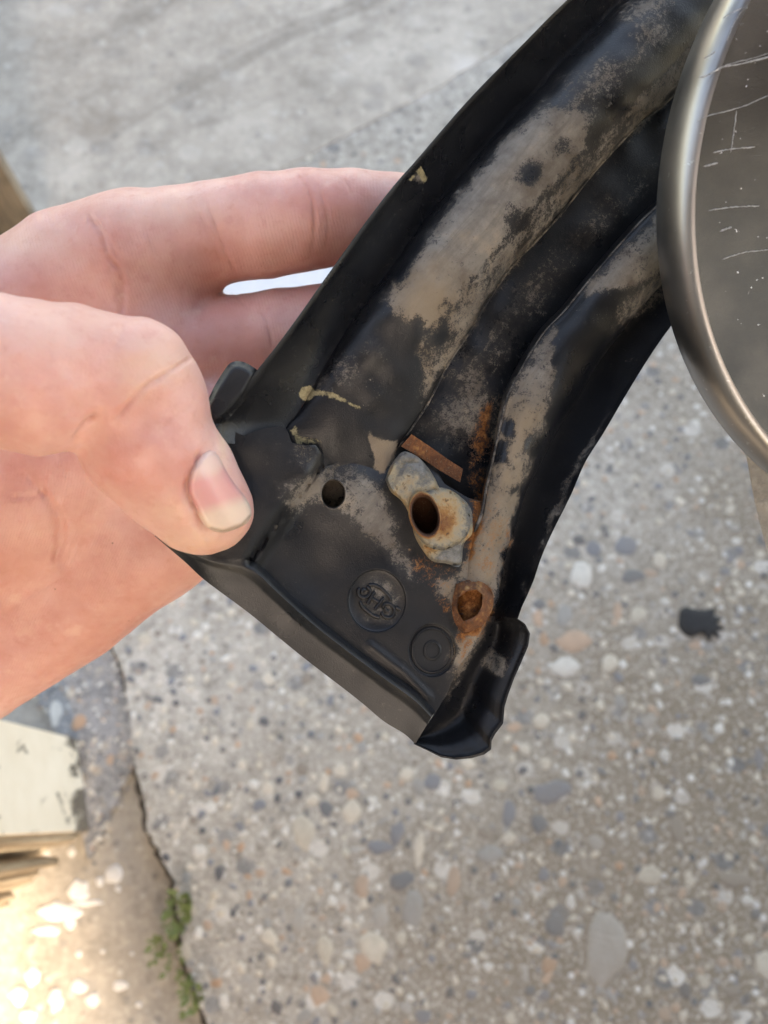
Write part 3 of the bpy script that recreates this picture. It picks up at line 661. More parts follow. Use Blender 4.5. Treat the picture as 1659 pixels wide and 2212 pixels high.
dish('screw_hole', 720, 1067, 26, 31, [(1.12, .05), (1.04, .12), (.98, -.3), (.95, -4), (.9, -7.5)])
em = dish('emblem_disc', 814, 1298, 63, 68, [(1.04, .06), (1.0, .02), (.97, -.55), (.9, -.75), (.6, -.72), (.2, -.7)])
tg = dish('target_disc', 934, 1405, 51, 57, [(1.05, .1), (1.01, .05), (.97, -.5), (.90, -.62), (.87, -.25), (.82, -.22), (.79, -.55), (.4, -.58), (.36, -.35), (.30, -.32), (.28, -.55), (.1, -.55)])

def tube(name, line, rad_mm, wmm, mat, parent, n=40, seg=6, flat=.6, dust=.12):
    l = resample(line, n); V, f = [], []
    c = TW(l[:, 0], l[:, 1], np.broadcast_to(wmm, (n,))); tn = np.gradient(c, axis=0); tn /= np.linalg.norm(tn, axis=1)[:, None]
    sd = np.cross(tn, FW); sd /= np.linalg.norm(sd, axis=1)[:, None]
    for i in range(n):
        r = rad_mm * MM * (.3 if i in (0, n - 1) else 1)
        for k in range(seg): a = 2 * np.pi * k / seg; V.append(c[i] + sd[i] * r * math.cos(a) - FW * r * flat * math.sin(a))
    for i in range(n - 1): f += [(i*seg+k, i*seg+(k+1) % seg, (i+1)*seg+(k+1) % seg, (i+1)*seg+k) for k in range(seg)]
    f += [tuple(range(seg))[::-1], tuple(range((n-1)*seg, n*seg))]
    me = mesh(name, np.array(V), f, True, {'dust': np.full(len(V), dust) * np.repeat(.5 + .9 * vnoise(l / 17, 3), seg), 'rust': np.zeros(len(V)), 'yellow': np.zeros(len(V)), 'tan': np.zeros(len(V)), 'scuff': np.zeros(len(V))}); fixn(me)
    o = link(name, me, mat); o.parent = parent; o.matrix_parent_inverse = parent.matrix_world.inverted(); return o
bpy.context.view_layer.update()
Z = lambda L: [(740.6 + .0926 * x, 1217.9 + .0926 * y) for x, y in L]
ew = float(base_w(np.array([[814., 1298.]]))[0]) - .70
for nm, L in [('letter', [(400,560),(350,640),(370,730),(440,780),(520,790),(600,740),(640,650),(600,560),(540,540)]), ('letter', [(540,640),(500,600),(450,620),(450,680)]),
              ('letter', [(750,650),(660,790),(565,945)]), ('letter', [(955,785),(850,930),(735,1075)]), ('letter', [(680,800),(760,850),(830,900)]),
              ('frame_arc', [(590,500),(720,490),(860,550),(1000,670),(1090,780),(1125,860)]), ('frame_arc', [(390,860),(450,990),(560,1100),(700,1200),(870,1265)]),
              ('letter', [(920,1040),(960,950),(1060,930),(1160,990),(1200,1100),(1160,1220),(1050,1260),(940,1210),(890,1120)]), ('letter', [(980,1010),(1000,1080),(1060,1110)]), ('letter', [(1230,1010),(1290,1040),(1340,1080)])]:
    tube(nm, Z(L), .34, ew + .12, M['rubber'], em, 26, 6, .9)

sbo, mbo = bpy.data.objects['small_bead'], bpy.data.objects['main_bead']
sm_ = [(a[0] * .91 + b[0] * .09 , a[1] * .91 + b[1] * .09) for a, b in zip(resample(D_[:-4], 60), resample(E_[:-2], 60))]
tube('seam', sm_, .34, np.linspace(1.0, .6, 150), M['rubber'], sbo, 150, 6, .8, .62)
tube('flap_edge', [(p[0] + 1, p[1] + 1) for p in C_[2:-2]], .22, np.linspace(-.9, -1.0, 160), M['rubber'], mbo, 160, 6, .8, .6)
# lip along the bottom edge and the torn corner
G_ = [(336,1156),(400,1186),(464,1204),(536,1210),(571,1228),(603,1260),(676,1327),(749,1385),(822,1439),(895,1490),(940,1536)]
OL = [(334,1158),(372,1190),(402,1216),(446,1256),(536,1323),(603,1378),(665,1428),(742,1487),(785,1521),(829,1558),(873,1585),(897,1607)]
GW = base_w(resample(G_, 150))
def lipf(t, s_):
    gw = np.interp(s_, np.linspace(0, 1, 150), GW) + .02; up = np.sin(np.pi * .5 * np.clip(t / .2, 0, 1)) ** .8; k = sstep(.1, .5, s_)
    return gw * (1 - up) + (3.5 - .5 * k) * up - (.4 + .9 * k) * np.clip((t - .2) / .2, 0, 1) - 1.7 * np.clip((t - .2) / .8, 0, 1) ** 1.4
strip('bottom_lip', G_, OL, lipf, 150, 22, back=-8, wob=.06)
H_ = [(1050,1330),(1036,1365),(1022,1399),(986,1443),(964,1498),(936,1545),(905,1590)]
OR = [(1116,1335),(1134,1347),(1145,1368),(1141,1396),(1126,1431),(1110,1467),(1098,1500),(1090,1527),(1087,1563),(1070,1585),(1062,1600),(1061,1619),(1046,1630),(1018,1638),(985,1641),(953,1636),(927,1623),(893,1607)]
def corner(t, s):
    low = -4.5 - 1.6 * np.sin(np.pi * np.clip(t * 1.5, 0, 1)); up_ = 5.6 * sstep(.3, .95, t) * (1 - .65 * sstep(.62, .95, s))
    return low + up_ + .8 * sstep(.9, .96, t) + .12 * np.sin(40 * s + 3 * np.sin(9 * s)) * sstep(.8, 1, t) * sstep(.5, .7, s)
strip('corner_wall', H_, OR, corner, 130, 26, back=-9, smooth_r=False, wob=.1)
tabp = [(440,888),(446,872),(463,835),(488,795),(500,783),(515,780),(535,786),(562,806),(552,826),(534,856),(512,884),(484,912),(455,920)]
plate('side_tab', resample(tabp + [tabp[0]], 60)[:-1], [], 5, lambda p: 7.4 + 1.2 * sstep(0, 14, linedist(p, tabp, True)) - .8 * sstep(18, 0, linedist(p, [(562,806),(534,856),(484,912)])), -6, M['rubber'])

# steel bracket showing through the rubber
BR = [(832,1036),(844,1006),(865,979),(880,976),(904,988),(921,1006),(939,1032),(951,1056),(969,1056),(996,1074),(1017,1098),(1021,1131),(1019,1155),(1002,1175),(994,1223),(963,1217),(933,1212),(910,1184),(895,1155),(886,1116),(868,1083),(844,1062)]
def rustattr(o, spots, base=0.):
    me = o.data; n = len(me.vertices); co = np.empty(n * 3); me.vertices.foreach_get('co', co); co = co.reshape(-1, 3)
    a = np.full(n, float(base))
    for (u, v, r, s) in spots:
        c = TW(u, v, 1.5); a = np.maximum(a, s * np.exp(-(np.linalg.norm(co - c, axis=1) / (r * D0 / F)) ** 2))
    if 'rust' in me.attributes: me.attributes['rust'].data.foreach_set('value', a.astype(np.float32))
    else: me.attributes.new('rust', 'FLOAT', 'POINT').data.foreach_set('value', a.astype(np.float32))
brk = plate('bracket_ear', resample(BR + [BR[0]], 90)[:-1], [strap], 5, lambda p: 1.2 + 1.1 * sstep(0, 5, linedist(p, BR, True)) - .5 * np.exp(-(linedist(p, [(846,1052),(872,1000),(905,998)]) / 5) ** 2) + .3 * np.exp(-((p[:,0]-890)**2+(p[:,1]-1030)**2)/30**2) - .3 * sstep(14, 0, linedist(p, [(850,1075),(900,1000),(925,1010)])) + .25 * (vnoise(p / 16, 8) - .5), -5, M['bracket'])
rustattr(brk, [(918,1113,70,.62), (975,1120,30,.5), (1005,1150,24,.5), (930,1175,30,.5), (845,1020,14,.3)])
WS = [(895,1150),(888,1110),(900,1075),(930,1058),(960,1054),(992,1074),(1012,1100),(1016,1135),(1006,1160),(985,1178),(955,1188),(922,1180)]
wsh = plate('washer', resample(WS + [WS[0]], 70)[:-1], [strap], 5, lambda p: 2.5 + .9 * sstep(0, 4, linedist(p, WS, True)) + .4 * (vnoise(p / 14, 12) - .5), -2, M['bracket'])
rustattr(wsh, [(945,1120,52,.78), (990,1100,20,.4), (960,1165,26,.45)])
wc0 = float(base_w(np.array([[918., 1113.]]))[0])
nutp = [(1.16, 3.0 - wc0), (1.10, 3.7 - wc0), (1.03, 3.8 - wc0), (.97, 3.5 - wc0), (.93, 2.4), (.86, -2), (.84, -7), (.3, -7.5)]
nut = dish('nut_collar', 918, 1113, 30, 46, nutp, 48, -.25, M['bracket'])
# depth-based rust: inside of the hole is rust all through
a = np.array([[0.45, .5, .75, 1.2, 1.4, 1.5, 1.5, 1.5][i // 48] for i in range(48 * 8)], np.float32); nut.data.attributes['rust'].data.foreach_set('value', a)
stp = strip('rusty_strap', [(889,938),(925,962),(962,988),(1000,1013)], [(866,964),(910,990),(953,1018),(994,1042)], lambda t, s: 1.5 - 1.0 * t + .4 * np.sin(11 * s) - 1.4 * s, 40, 8, back=-4, mat=M['rust'])
rs = plate('rust_blister', resample([(985,1262),(1015,1252),(1050,1262),(1066,1290),(1060,1325),(1040,1352),(1008,1366),(985,1350),(976,1310),(985,1262)], 40)[:-1], [pit], 5, lambda p: .8 + 2.2 * sstep(0, 18, linedist(p, [(985,1262),(1015,1252),(1050,1262),(1066,1290),(1060,1325),(1040,1352),(1008,1366),(985,1350),(976,1310)], True)) + .9 * (vnoise(p / 9, 21) - .5), -4, M['rust'])
pf_ = plate('rust_pit', resample([tuple(p) for p in pit] + [tuple(pit[0])], 30)[:-1], [], 5, lambda p: -3.5 + 1.4 * (vnoise(p / 7, 31) - .5), -6, M['rust'])
for k, (a, b, c) in enumerate([((992,1306),(1018,1296),(1036,1282)), ((990,1322),(1012,1314),(1040,1302)), ((1000,1336),(1016,1326),(1030,1322))]):
    strip('rust_flake', [a, b, c], [(a[0] + 2, a[1] + 7), (b[0] + 1, b[1] + 10), (c[0] - 2, c[1] + 8)], lambda t, s: -1.6 + 1.6 * t + .5 * np.sin(12 * s), 14, 4, back=-3.6, mat=M['rust'])
for nm in ('rust_blister', 'rust_pit', 'rusty_strap'):
    me = bpy.data.objects[nm].data; me.attributes['rust'].data.foreach_set('value', (rng.uniform(.0, .3, len(me.vertices)) + (.12 if nm == 'rusty_strap' else 0)).astype(np.float32))

# ================================================================== THE METAL DISC
DC_d = 0.140
dc = P(2292, 392, DC_d); disc = empty('metal_disc', dc); tag(disc, 'round scratched metal disc with polished rounded rim at the right edge', 'disc')
nrm_ = -FW - UP * math.tan(R(15)) + RT * math.tan(R(2)); nrm_ /= np.linalg.norm(nrm_)
ax = np.cross(UP, nrm_); ax /= np.linalg.norm(ax); ay = np.cross(nrm_, ax)
RD = 838 * DC_d / F
def ring_mesh(name, prof, n, mat, cap=True, closed_bottom=False):
    V, f = [], []
    for r, h in prof:
        for a in np.linspace(0, 2 * np.pi, n, endpoint=False): V.append(((r * math.cos(a)), (r * math.sin(a)), h))
    k = len(prof)
    for j in range(k - 1): f += [(j*n+i, j*n+(i+1) % n, (j+1)*n+(i+1) % n, (j+1)*n+i) for i in range(n)]
    if cap: f.append(tuple(range((k-1)*n, k*n)))
    if closed_bottom: f.append(tuple(range(n))[::-1])
    me = mesh(name, V, f, True); fixn(me); return me
rot = Matrix((ax, ay, nrm_)).transposed().to_4x4()
bw = .0032
prof = [(RD - .003, -.011), (RD - .0006, -.0105), (RD, -.0095), (RD, -.006)] + [(RD - bw * (1 - math.cos(t)), -.006 + .006 * math.sin(t)) for t in np.linspace(.12, 1.5707, 14)]
rim = link('rim', ring_mesh('rim', prof, 256, M['rim'], False, True), M['rim'], disc)
face = link('face', ring_mesh('face', [(prof[-1][0] + .0002, -.00008), (prof[-1][0] * .7, .00022), (prof[-1][0] * .3, .0003)], 256, M['metal']), M['metal'], disc)
disc.rotation_euler = rot.to_euler()
bpy.context.view_layer.update()
inv = np.array(disc.matrix_world.inverted())
def on_disc(u, v):
    r = FW + RT * (u - 829.5) / F - UP * (v - 1106) / F; t = ((dc - C0) @ nrm_) / (r @ nrm_); p = C0 + r * t
    return (inv @ np.r_[p, 1])[:3]
def scratch(pts, wd):
    l = resample(pts, 24); l += rng.uniform(-.7, .7, l.shape); q = np.array([on_disc(*p) for p in l]); rr = np.hypot(q[:, 0], q[:, 1]); q[:, 2] = .00012 + .00028 * (1 - (rr / RD))
    tn = np.gradient(q, axis=0); sd = np.stack([-tn[:, 1], tn[:, 0], tn[:, 0] * 0], 1); sd /= np.linalg.norm(sd, axis=1)[:, None]; V, f = [], []
    for i in range(len(q)):
        ww = min(wd, .00014) * (.25 if i in (0, len(q) - 1) else rng.uniform(.5, 1.2)); V += [q[i] - sd[i] * ww, q[i] + [0, 0, .00006], q[i] + sd[i] * ww]
    for i in range(len(q) - 1): f += [(3*i, 3*i+1, 3*i+4, 3*i+3), (3*i+1, 3*i+2, 3*i+5, 3*i+4)]
    me = mesh('scratch', V, f); o = link('scratch', me, M['scratch'], face)
for pts, wd in [([(1508,168),(1530,162),(1562,145),(1600,138),(1665,122)], .00013), ([(1515,170),(1535,158),(1570,140),(1620,128),(1665,114)], .00006), ([(1520,128),(1530,121),(1545,112)], .00012), ([(1570,92),(1580,62),(1598,30),(1616,8)], .00006), ([(1560,40),(1580,28),(1610,14)], .00008),
                ([(1500,264),(1530,250),(1600,232),(1662,205)], .00008), ([(1540,330),(1580,322),(1630,318)], .0001), ([(1530,455),(1580,448),(1640,445)], .0001), ([(1555,500),(1580,490)], .0003), ([(1578,330),(1585,280),(1590,240)], .00008), ([(1560,560),(1610,545),(1662,540)], .00008), ([(1520,360),(1550,352)], .00015)]:
    scratch(pts, wd)

# ================================================================== THE HAND
def cs(u, v, d): return np.array([(u - 829.5) / F * d, (v - 1106) / F * d, d])     # eye space: right, down, away
class Field:
    def __init__(s, lo, hi, h):
        s.lo = np.array(lo, np.float32); s.h = h; s.n = [int((b - a) / h) + 1 for a, b in zip(lo, hi)]
        s.ax = [np.arange(k, dtype=np.float32) * h + a for k, a in zip(s.n, lo)]; s.f = np.full(s.n, .05, np.float32)
    def blend(s, segs, k, kin=.0009):
        """segs = [(a, b, ra, rb)]: joined tightly with each other, then melted into the body over k"""
        P0 = np.min([np.minimum(a, b) - max(ra, rb) for a, b, ra, rb in segs], 0) - .016; P1 = np.max([np.maximum(a, b) + max(ra, rb) for a, b, ra, rb in segs], 0) + .016
        sl = tuple(slice(max(0, int((P0[i] - s.lo[i]) / s.h)), min(s.n[i], int((P1[i] - s.lo[i]) / s.h) + 2)) for i in range(3))
        if any(q.start >= q.stop for q in sl): return
        X, Y, Zz = np.meshgrid(*[s.ax[i][sl[i]] for i in range(3)], indexing='ij', sparse=True); T = None
        for a, b, ra, rb in segs:
            a = np.asarray(a, np.float32); ab = np.asarray(b, np.float32) - a; L = float(ab @ ab) + 1e-12
            t = np.clip(((X - a[0]) * ab[0] + (Y - a[1]) * ab[1] + (Zz - a[2]) * ab[2]) / L, 0, 1)
            d = np.sqrt((X - a[0] - t * ab[0]) ** 2 + (Y - a[1] - t * ab[1]) ** 2 + (Zz - a[2] - t * ab[2]) ** 2) - (ra + (rb - ra) * t)
            if T is None: T = d
            else: h = np.clip(.5 + .5 * (T - d) / kin, 0, 1); T = T * (1 - h) + d * h - kin * h * (1 - h)
        g = s.f[sl]; h = np.clip(.5 + .5 * (g - T) / k, 0, 1); s.f[sl] = g * (1 - h) + T * h - k * h * (1 - h)
    def cone(s, a, b, ra, rb, k): s.blend([(a, b, ra, rb)], k)
    def nets(s):
        f = s.f; ins = f < 0; nx, ny, nz = f.shape
        c = [ins[i:nx-1+i, j:ny-1+j, k:nz-1+k] for i in (0, 1) for j in (0, 1) for k in (0, 1)]
        sm = sum(q.astype(np.int8) for q in c); act = (sm > 0) & (sm < 8); idx = np.full(act.shape, -1, np.int64); cells = np.argwhere(act); idx[act] = np.arange(len(cells))
        acc = np.zeros((len(cells), 3)); num = np.zeros(len(cells))
        off = np.array([(i, j, k) for i in (0, 1) for j in (0, 1) for k in (0, 1)])
        val = np.stack([f[cells[:, 0] + o[0], cells[:, 1] + o[1], cells[:, 2] + o[2]] for o in off], 1)
        for a in range(8):
            for b in range(a + 1, 8):
                if np.abs(off[a] - off[b]).sum() != 1: continue
                m_ = (val[:, a] < 0) != (val[:, b] < 0); t = np.where(m_, val[:, a] / (val[:, a] - val[:, b] + 1e-20), 0)
                acc += np.where(m_[:, None], off[a] + t[:, None] * (off[b] - off[a]), 0); num += m_
        V = (cells + acc / num[:, None]) * s.h + s.lo; Q = []
        for ax_ in range(3):
            sl0 = [slice(None)] * 3; sl1 = [slice(None)] * 3; sl0[ax_] = slice(0, -1); sl1[ax_] = slice(1, None)
            a, b = ins[tuple(sl0)], ins[tuple(sl1)]; e = np.argwhere(a != b); u_, v_ = [(1, 2), (2, 0), (0, 1)][ax_]
            ok = (e[:, u_] > 0) & (e[:, v_] > 0) & (e[:, u_] < f.shape[u_] - 1) & (e[:, v_] < f.shape[v_] - 1); e = e[ok]
            fl = a[tuple(e.T)]; q = []
            for du, dv in ((-1, -1), (0, -1), (0, 0), (-1, 0)):
                p = e.copy(); p[:, u_] += du; p[:, v_] += dv; q.append(idx[tuple(p.T)])
            q = np.stack(q, 1); q[~fl] = q[~fl][:, ::-1]; Q.append(q)
        Q = np.concatenate(Q); return V, Q[(Q >= 0).all(1)]
Hf = Field((-.150, -.088, .088), (.036, .076, .232), .00075)
def chain(nodes, k):
    Hf.blend([(cs(*a[:3]), cs(*b[:3]), a[3] * a[2] / F, b[3] * b[2] / F) for a, b in zip(nodes[:-1], nodes[1:])], k)
# palm, then fingers (picture place, distance, half width)
chain([(-420, 1080, .190, 190), (-150, 880, .189, 180), (110, 680, .186, 140)], .008)
chain([(-420, 1060, .188, 190), (-60, 960, .188, 170), (250, 800, .189, 140)], .008)
chain([(-420, 1080, .188, 180), (-40, 1130, .187, 165), (250, 970, .188, 138)], .008)
chain([(-420, 1240, .200, 175), (-85, 1432, .203, 148), (150, 1292, .200, 140), (330, 1166, .195, 126)], .012)
chain([(20, 680, .187, 138), (150, 592, .184, 135), (290, 540, .181, 126), (430, 510, .179, 107), (560, 490, .1785, 109), (660, 476, .1785, 105), (760, 468, .180, 96), (860, 470, .182, 90), (960, 482, .185, 86)], .005)      # index
chain([(240, 660, .187, 112), (310, 676, .186, 116), (380, 676, .1855, 94)], .006)   # pad below the fingers
chain([(250, 800, .189, 138), (372, 764, .187, 116)], .004)
chain([(372, 764, .187, 114), (430, 758, .1865, 104), (500, 746, .186, 103), (600, 730, .1855, 103), (700, 720, .186, 103), (800, 712, .187, 102), (960, 705, .189, 96)], .0006)      # middle
chain([(250, 960, .188, 136), (430, 935, .186, 114), (620, 905, .186, 104), (830, 900, .188, 100), (960, 905, .189, 93)], .004)      # ring
chain([(330, 1166, .195, 126), (430, 1125, .192, 108), (600, 1100, .188, 96), (760, 1095, .187, 90)], .004)      # little
# mound under the thumb and the thumb itself
chain([(-420, 980, .166, 200), (-260, 840, .138, 190), (-160, 805, .128, 176)], .010)
chain([(-240, 805, .1265, 184), (-100, 800, .1245, 168), (0, 800, .1255, 160), (80, 817, .127, 165), (160, 806, .129, 146), (262, 822, .1315, 132)], .004)
chain([(285, 845, .1325, 120), (320, 955, .1365, 143), (380, 1033, .1400, 127), (432, 1091, .1425, 108), (452, 1106, .1440, 90)], .0018)
chain([(314, 792, .1315, 98), (350, 855, .1335, 96)], .003)                   # bent knuckle
chain([(425, 1042, .1400, 84), (462, 1098, .1420, 72)], .003)                 # nail bed
V, Q = Hf.nets(); Hf.f = None
# even out
def laplace(V, Q, it, lam):
    E = np.concatenate([Q[:, [0, 1]], Q[:, [1, 2]], Q[:, [2, 3]], Q[:, [3, 0]]]); n = len(V)
    for _ in range(it):
        s_ = np.zeros_like(V); c_ = np.bincount(E[:, 0], minlength=n) + np.bincount(E[:, 1], minlength=n)
        for i in range(3): s_[:, i] = np.bincount(E[:, 0], V[E[:, 1], i], n) + np.bincount(E[:, 1], V[E[:, 0], i], n)
        V = V + lam * (s_ / np.maximum(c_, 1)[:, None] - V)
    return V
V = laplace(V, Q, 9, .5)
def split(V, Q):                  # one round of smooth quad subdivision
    n = len(V); E = np.sort(np.concatenate([Q[:, [0, 1]], Q[:, [1, 2]], Q[:, [2, 3]], Q[:, [3, 0]]]), 1); key = E[:, 0] * n + E[:, 1]
    uq, iv = np.unique(key, return_inverse=True); a, b = uq // n, uq % n; fc = V[Q].mean(1); m = len(uq); nq = len(Q); iv = iv.reshape(4, nq).T
    em_ = (V[a] + V[b]) / 2; fi = n + m + np.arange(nq); VV = np.concatenate([V, em_, fc])
    QQ = np.concatenate([np.stack([Q[:, i], n + iv[:, i], fi, n + iv[:, (i + 3) % 4]], 1) for i in range(4)])
    return laplace(VV, QQ, 2, .4), QQ
V, Q = split(V, Q)
def vnormals(V, Q):
    fn = np.cross(V[Q[:, 2]] - V[Q[:, 0]], V[Q[:, 3]] - V[Q[:, 1]]); N = np.zeros_like(V)
    for i in range(4):
        for k in range(3): N[:, k] += np.bincount(Q[:, i], fn[:, k], len(V))
    return N / (np.linalg.norm(N, axis=1)[:, None] + 1e-12)
N = vnormals(V, Q)
if np.mean(np.einsum('ij,ij->i', N, V - V.mean(0))) < 0: Q = Q[:, ::-1]; N = -N
uv = np.stack([V[:, 0] / V[:, 2] * F + 829.5, V[:, 1] / V[:, 2] * F + 1106], 1); front = N[:, 2] < -.02
thumb = (V[:, 2] < .1525); palm = ~thumb
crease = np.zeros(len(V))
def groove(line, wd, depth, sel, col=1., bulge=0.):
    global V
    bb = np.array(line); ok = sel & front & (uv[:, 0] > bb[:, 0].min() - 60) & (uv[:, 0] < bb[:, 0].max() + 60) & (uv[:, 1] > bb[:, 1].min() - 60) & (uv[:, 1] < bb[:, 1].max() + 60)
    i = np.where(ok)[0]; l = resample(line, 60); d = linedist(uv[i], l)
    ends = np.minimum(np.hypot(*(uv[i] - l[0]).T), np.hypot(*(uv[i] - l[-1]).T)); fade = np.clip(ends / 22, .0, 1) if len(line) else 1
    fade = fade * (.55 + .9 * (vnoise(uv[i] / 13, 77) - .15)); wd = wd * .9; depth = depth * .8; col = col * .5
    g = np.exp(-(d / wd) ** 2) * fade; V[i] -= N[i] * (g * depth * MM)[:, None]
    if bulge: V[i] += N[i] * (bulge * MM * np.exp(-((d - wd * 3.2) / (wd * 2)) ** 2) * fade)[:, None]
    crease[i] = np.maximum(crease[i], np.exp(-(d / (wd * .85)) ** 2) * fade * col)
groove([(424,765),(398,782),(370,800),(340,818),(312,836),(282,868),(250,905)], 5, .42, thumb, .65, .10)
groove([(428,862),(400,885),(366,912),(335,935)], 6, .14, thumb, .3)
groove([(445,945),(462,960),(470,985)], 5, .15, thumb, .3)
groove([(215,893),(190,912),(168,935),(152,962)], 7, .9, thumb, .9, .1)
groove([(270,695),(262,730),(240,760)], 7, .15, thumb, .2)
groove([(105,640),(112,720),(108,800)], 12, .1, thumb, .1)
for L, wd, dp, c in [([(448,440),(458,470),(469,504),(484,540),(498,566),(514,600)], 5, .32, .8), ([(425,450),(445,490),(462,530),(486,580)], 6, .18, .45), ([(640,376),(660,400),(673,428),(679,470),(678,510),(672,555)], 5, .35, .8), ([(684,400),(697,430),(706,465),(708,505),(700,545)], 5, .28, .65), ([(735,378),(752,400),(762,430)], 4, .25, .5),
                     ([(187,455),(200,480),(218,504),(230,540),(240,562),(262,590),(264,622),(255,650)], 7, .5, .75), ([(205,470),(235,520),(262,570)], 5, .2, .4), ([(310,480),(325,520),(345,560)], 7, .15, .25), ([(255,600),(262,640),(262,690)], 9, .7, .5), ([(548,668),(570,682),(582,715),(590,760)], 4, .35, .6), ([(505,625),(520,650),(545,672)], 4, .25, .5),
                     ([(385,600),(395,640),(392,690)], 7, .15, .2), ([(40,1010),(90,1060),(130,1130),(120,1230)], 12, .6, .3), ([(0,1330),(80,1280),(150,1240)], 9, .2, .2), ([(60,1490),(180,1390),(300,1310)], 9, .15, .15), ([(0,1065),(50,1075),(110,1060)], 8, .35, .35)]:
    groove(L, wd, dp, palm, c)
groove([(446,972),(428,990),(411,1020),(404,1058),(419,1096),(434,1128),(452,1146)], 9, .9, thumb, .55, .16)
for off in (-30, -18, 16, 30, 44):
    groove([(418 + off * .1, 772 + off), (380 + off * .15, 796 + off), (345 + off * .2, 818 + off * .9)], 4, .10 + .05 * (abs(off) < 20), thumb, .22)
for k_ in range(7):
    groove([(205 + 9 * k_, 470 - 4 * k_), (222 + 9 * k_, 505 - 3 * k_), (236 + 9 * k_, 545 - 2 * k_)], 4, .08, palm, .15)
# fine unevenness of flesh
V += N * ((vnoise(uv / 40, 41) - .5) * .00035)[:, None]
flush = np.zeros(len(V)); pale = np.zeros(len(V))
def spot(a, cx, cy, rx, ry, s, sel):
    g = s * np.exp(-((uv[:, 0] - cx) / rx) ** 2 - ((uv[:, 1] - cy) / ry) ** 2) * sel; np.maximum(a, g, out=a)
for q in [(120,760,200,80,.3), (265,1010,90,70,.85), (230,900,70,50,.3), (395,1000,40,60,.4), (90,850,110,90,.18), (330,840,70,30,.35)]: spot(flush, *q, thumb)
for q in [(330,780,85,60,.5), (300,830,50,40,.4), (440,1165,90,35,.7), (380,1110,60,40,.45), (120,720,160,70,.25), (480,965,14,40,.6)]: spot(pale, *q, thumb)  # pale skin; the patch on the proximal thumb paints in its brighter light
for q in [(700,480,130,120,.5), (160,640,120,80,.3), (480,560,90,70,.35), (150,1330,260,160,.45), (430,760,120,140,.3), (60,1030,120,90,.35)]: spot(flush, *q, palm)
for q in [(340,450,160,40,.35), (60,520,110,40,.4)]: spot(pale, *q, palm)
# ridge phase: lines fan round the palm
ang = np.radians(62 + 30 * np.sin(uv[:, 0] / 260) - 22 * np.cos(uv[:, 1] / 300)); ph = (uv[:, 0] * math.cos(.35) + uv[:, 1] * .12 + 60 * np.sin(uv[:, 1] / 210) + 40 * np.sin(uv[:, 0] / 330 + uv[:, 1] / 260))
ra = np.where(thumb, .1, 1.) * sstep(-.1, -.5, N[:, 2])
Wv = C0 + V[:, 0:1] * RT - V[:, 1:2] * UP + V[:, 2:3] * FW
hb = P(-60, 1000, .185)
hme = bpy.data.meshes.new('hand'); hme.vertices.add(len(Wv)); hme.vertices.foreach_set('co', (Wv - hb).astype(np.float32).ravel())
hme.loops.add(len(Q) * 4); hme.loops.foreach_set('vertex_index', Q.astype(np.int32).ravel()); hme.polygons.add(len(Q)); hme.polygons.foreach_set('loop_start', np.arange(len(Q), dtype=np.int32) * 4)
hme.update(calc_edges=True); hme.validate()
for nm, a in (('flush', flush), ('pale', pale), ('crease', crease), ('ridge', ph * (2 * np.pi / 6.2)), ('ridgeamt', ra)):
    hme.attributes.new(nm, 'FLOAT', 'POINT').data.foreach_set('value', a.astype(np.float32))
hme.polygons.foreach_set('use_smooth', [True] * len(hme.polygons))
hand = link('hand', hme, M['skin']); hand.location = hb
tag(hand, 'left hand holding the black trim, thumb pressed on its front', 'hand')
bpy.context.view_layer.update()
# thumbnail
bvh = BVHTree.FromPolygons([Vector(p) for p in Wv], [tuple(q) for q in Q[:, :]]) if len(Q) < 900000 else None
NP = [(414,1020),(430,992),(450,976),(465,980),(478,1000),(495,1032),(512,1055),(528,1075),(540,1100),(538,1122),(520,1136),(482,1148),(452,1141),(436,1122),(422,1092),(408,1058)]
nr = resample(NP + [NP[0]], 70)[:-1]; gx, gy = np.meshgrid(np.arange(400, 548, 3.0), np.arange(970, 1152, 3.0)); pts = np.stack([gx.ravel(), gy.ravel()], 1)
ok = inpoly(pts, nr) & (linedist(pts, nr, True) > 1.6); pts = pts[ok]
vs = [Vector(p) for p in nr] + [Vector(p) for p in pts]; co, _, tri, _, _, _ = delaunay_2d_cdt(vs, [(i, (i + 1) % 70) for i in range(70)], [], 0, 1e-4); co = np.array([tuple(p) for p in co])
hit = []
for p in co:
    dvec = Vector(P(p[0], p[1], .2) - C0).normalized(); h = bvh.ray_cast(Vector(C0), dvec); hit.append((h[0] - Vector(C0)).dot(Vector(FW)) if h[0] is not None else np.nan)
hit = np.array(hit); good = np.isfinite(hit) & (hit < .151); x, y = (co[:, 0] - 470) / 70, (co[:, 1] - 1060) / 90
Am = np.stack([np.ones_like(x), x, y, x * x, x * y, y * y], 1); cf = np.linalg.lstsq(Am[good], hit[good], rcond=None)[0]; fit = Am @ cf
ed_ = linedist(co, nr, True); fit = fit - .00025 - .0002 * sstep(0, 10, ed_) + .00055 * sstep(6, 0, ed_)
ac = (co[:, 0] - 440) * .62 + (co[:, 1] - 985) * .78          # along the nail
lun, pink, tip = np.array([.68, .45, .39]), np.array([.66, .31, .285]), np.array([.70, .52, .41])
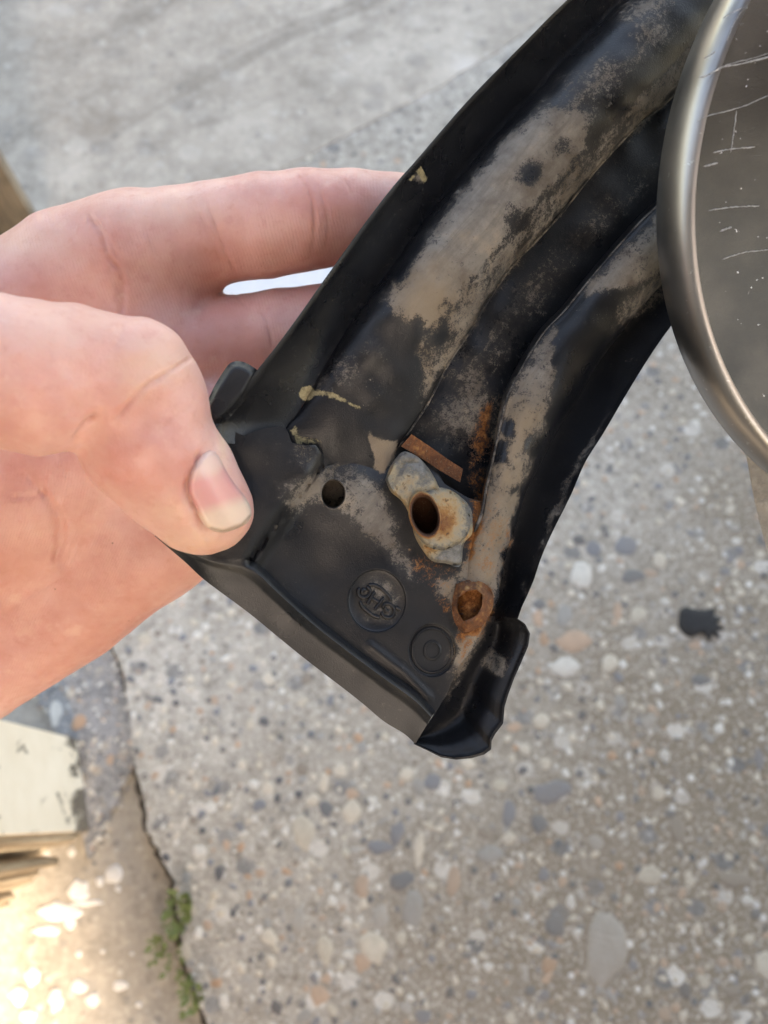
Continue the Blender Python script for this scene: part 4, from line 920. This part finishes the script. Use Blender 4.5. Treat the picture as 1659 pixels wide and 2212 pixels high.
t1 = sstep(22, 46, ac + 10 * np.sin(co[:, 0] / 20))[:, None]; t2 = sstep(96, 128, (co[:, 0] - 440) * .30 + (co[:, 1] - 985) * .95)[:, None]
tint = lun * (1 - t1) + pink * t1; tint = tint * (1 - t2) + tip * t2
dl = linedist(co, [(540,1112),(520,1132),(482,1145),(456,1139)]); tint = tint * (1 - .5 * np.exp(-(dl / 3.0) ** 2))[:, None]
keep = [t for t in tri if len(t) == 3 and inpoly(co[list(t)].mean(0)[None], nr)[0]]
nme = mesh('thumbnail', P(co[:, 0], co[:, 1], fit) - hb, keep, True, {'tint': tint}); fixn(nme)
nail = link('thumbnail', nme, M['nail'], hand); sol = nail.modifiers.new('thickness', 'SOLIDIFY'); sol.thickness = .0004; sol.offset = 0

# white paper scrap lying on the ground, seen through the gap between two fingers
pp = resample([(455, 596), (560, 588), (680, 560), (760, 548), (765, 600), (700, 640), (560, 662), (460, 655), (455, 596)], 60)[:-1]
pg = np.array([G(u, v) for u, v in pp]); n = len(pg); zz = .0105 + .0012 * np.sin(np.arange(n) * .7)
pme = mesh('paper_scrap', np.concatenate([np.c_[pg[:, :2], zz], np.c_[pg[:, :2], zz - .0006]]), [tuple(range(n)), tuple(range(n, 2 * n))[::-1]] + [(i, i + n, (i + 1) % n + n, (i + 1) % n) for i in range(n)], False); fixn(pme)
tag(link('paper_scrap', pme, M['paper']), 'white paper scrap glimpsed through the gap between index and middle fingers', 'paper')
# dusty panel edge under the disc
pl_ = np.array([(1607, 930), (1612, 985), (1620, 1030), (1628, 1075), (1640, 1125), (1652, 1170), (1668, 1230), (1760, 1400), (1980, 1400), (1980, 900), (1700, 860)], float); n = len(pl_)
pme = mesh('dusty_panel', np.concatenate([P(pl_[:, 0], pl_[:, 1], .176), P(pl_[:, 0], pl_[:, 1], .180)]), [tuple(range(n)), tuple(range(n, 2 * n))[::-1]] + [(i, i + n, (i + 1) % n + n, (i + 1) % n) for i in range(n)], False); fixn(pme)
tag(link('dusty_panel', pme, M['low']), 'dusty beige panel edge just below the metal disc', 'panel')
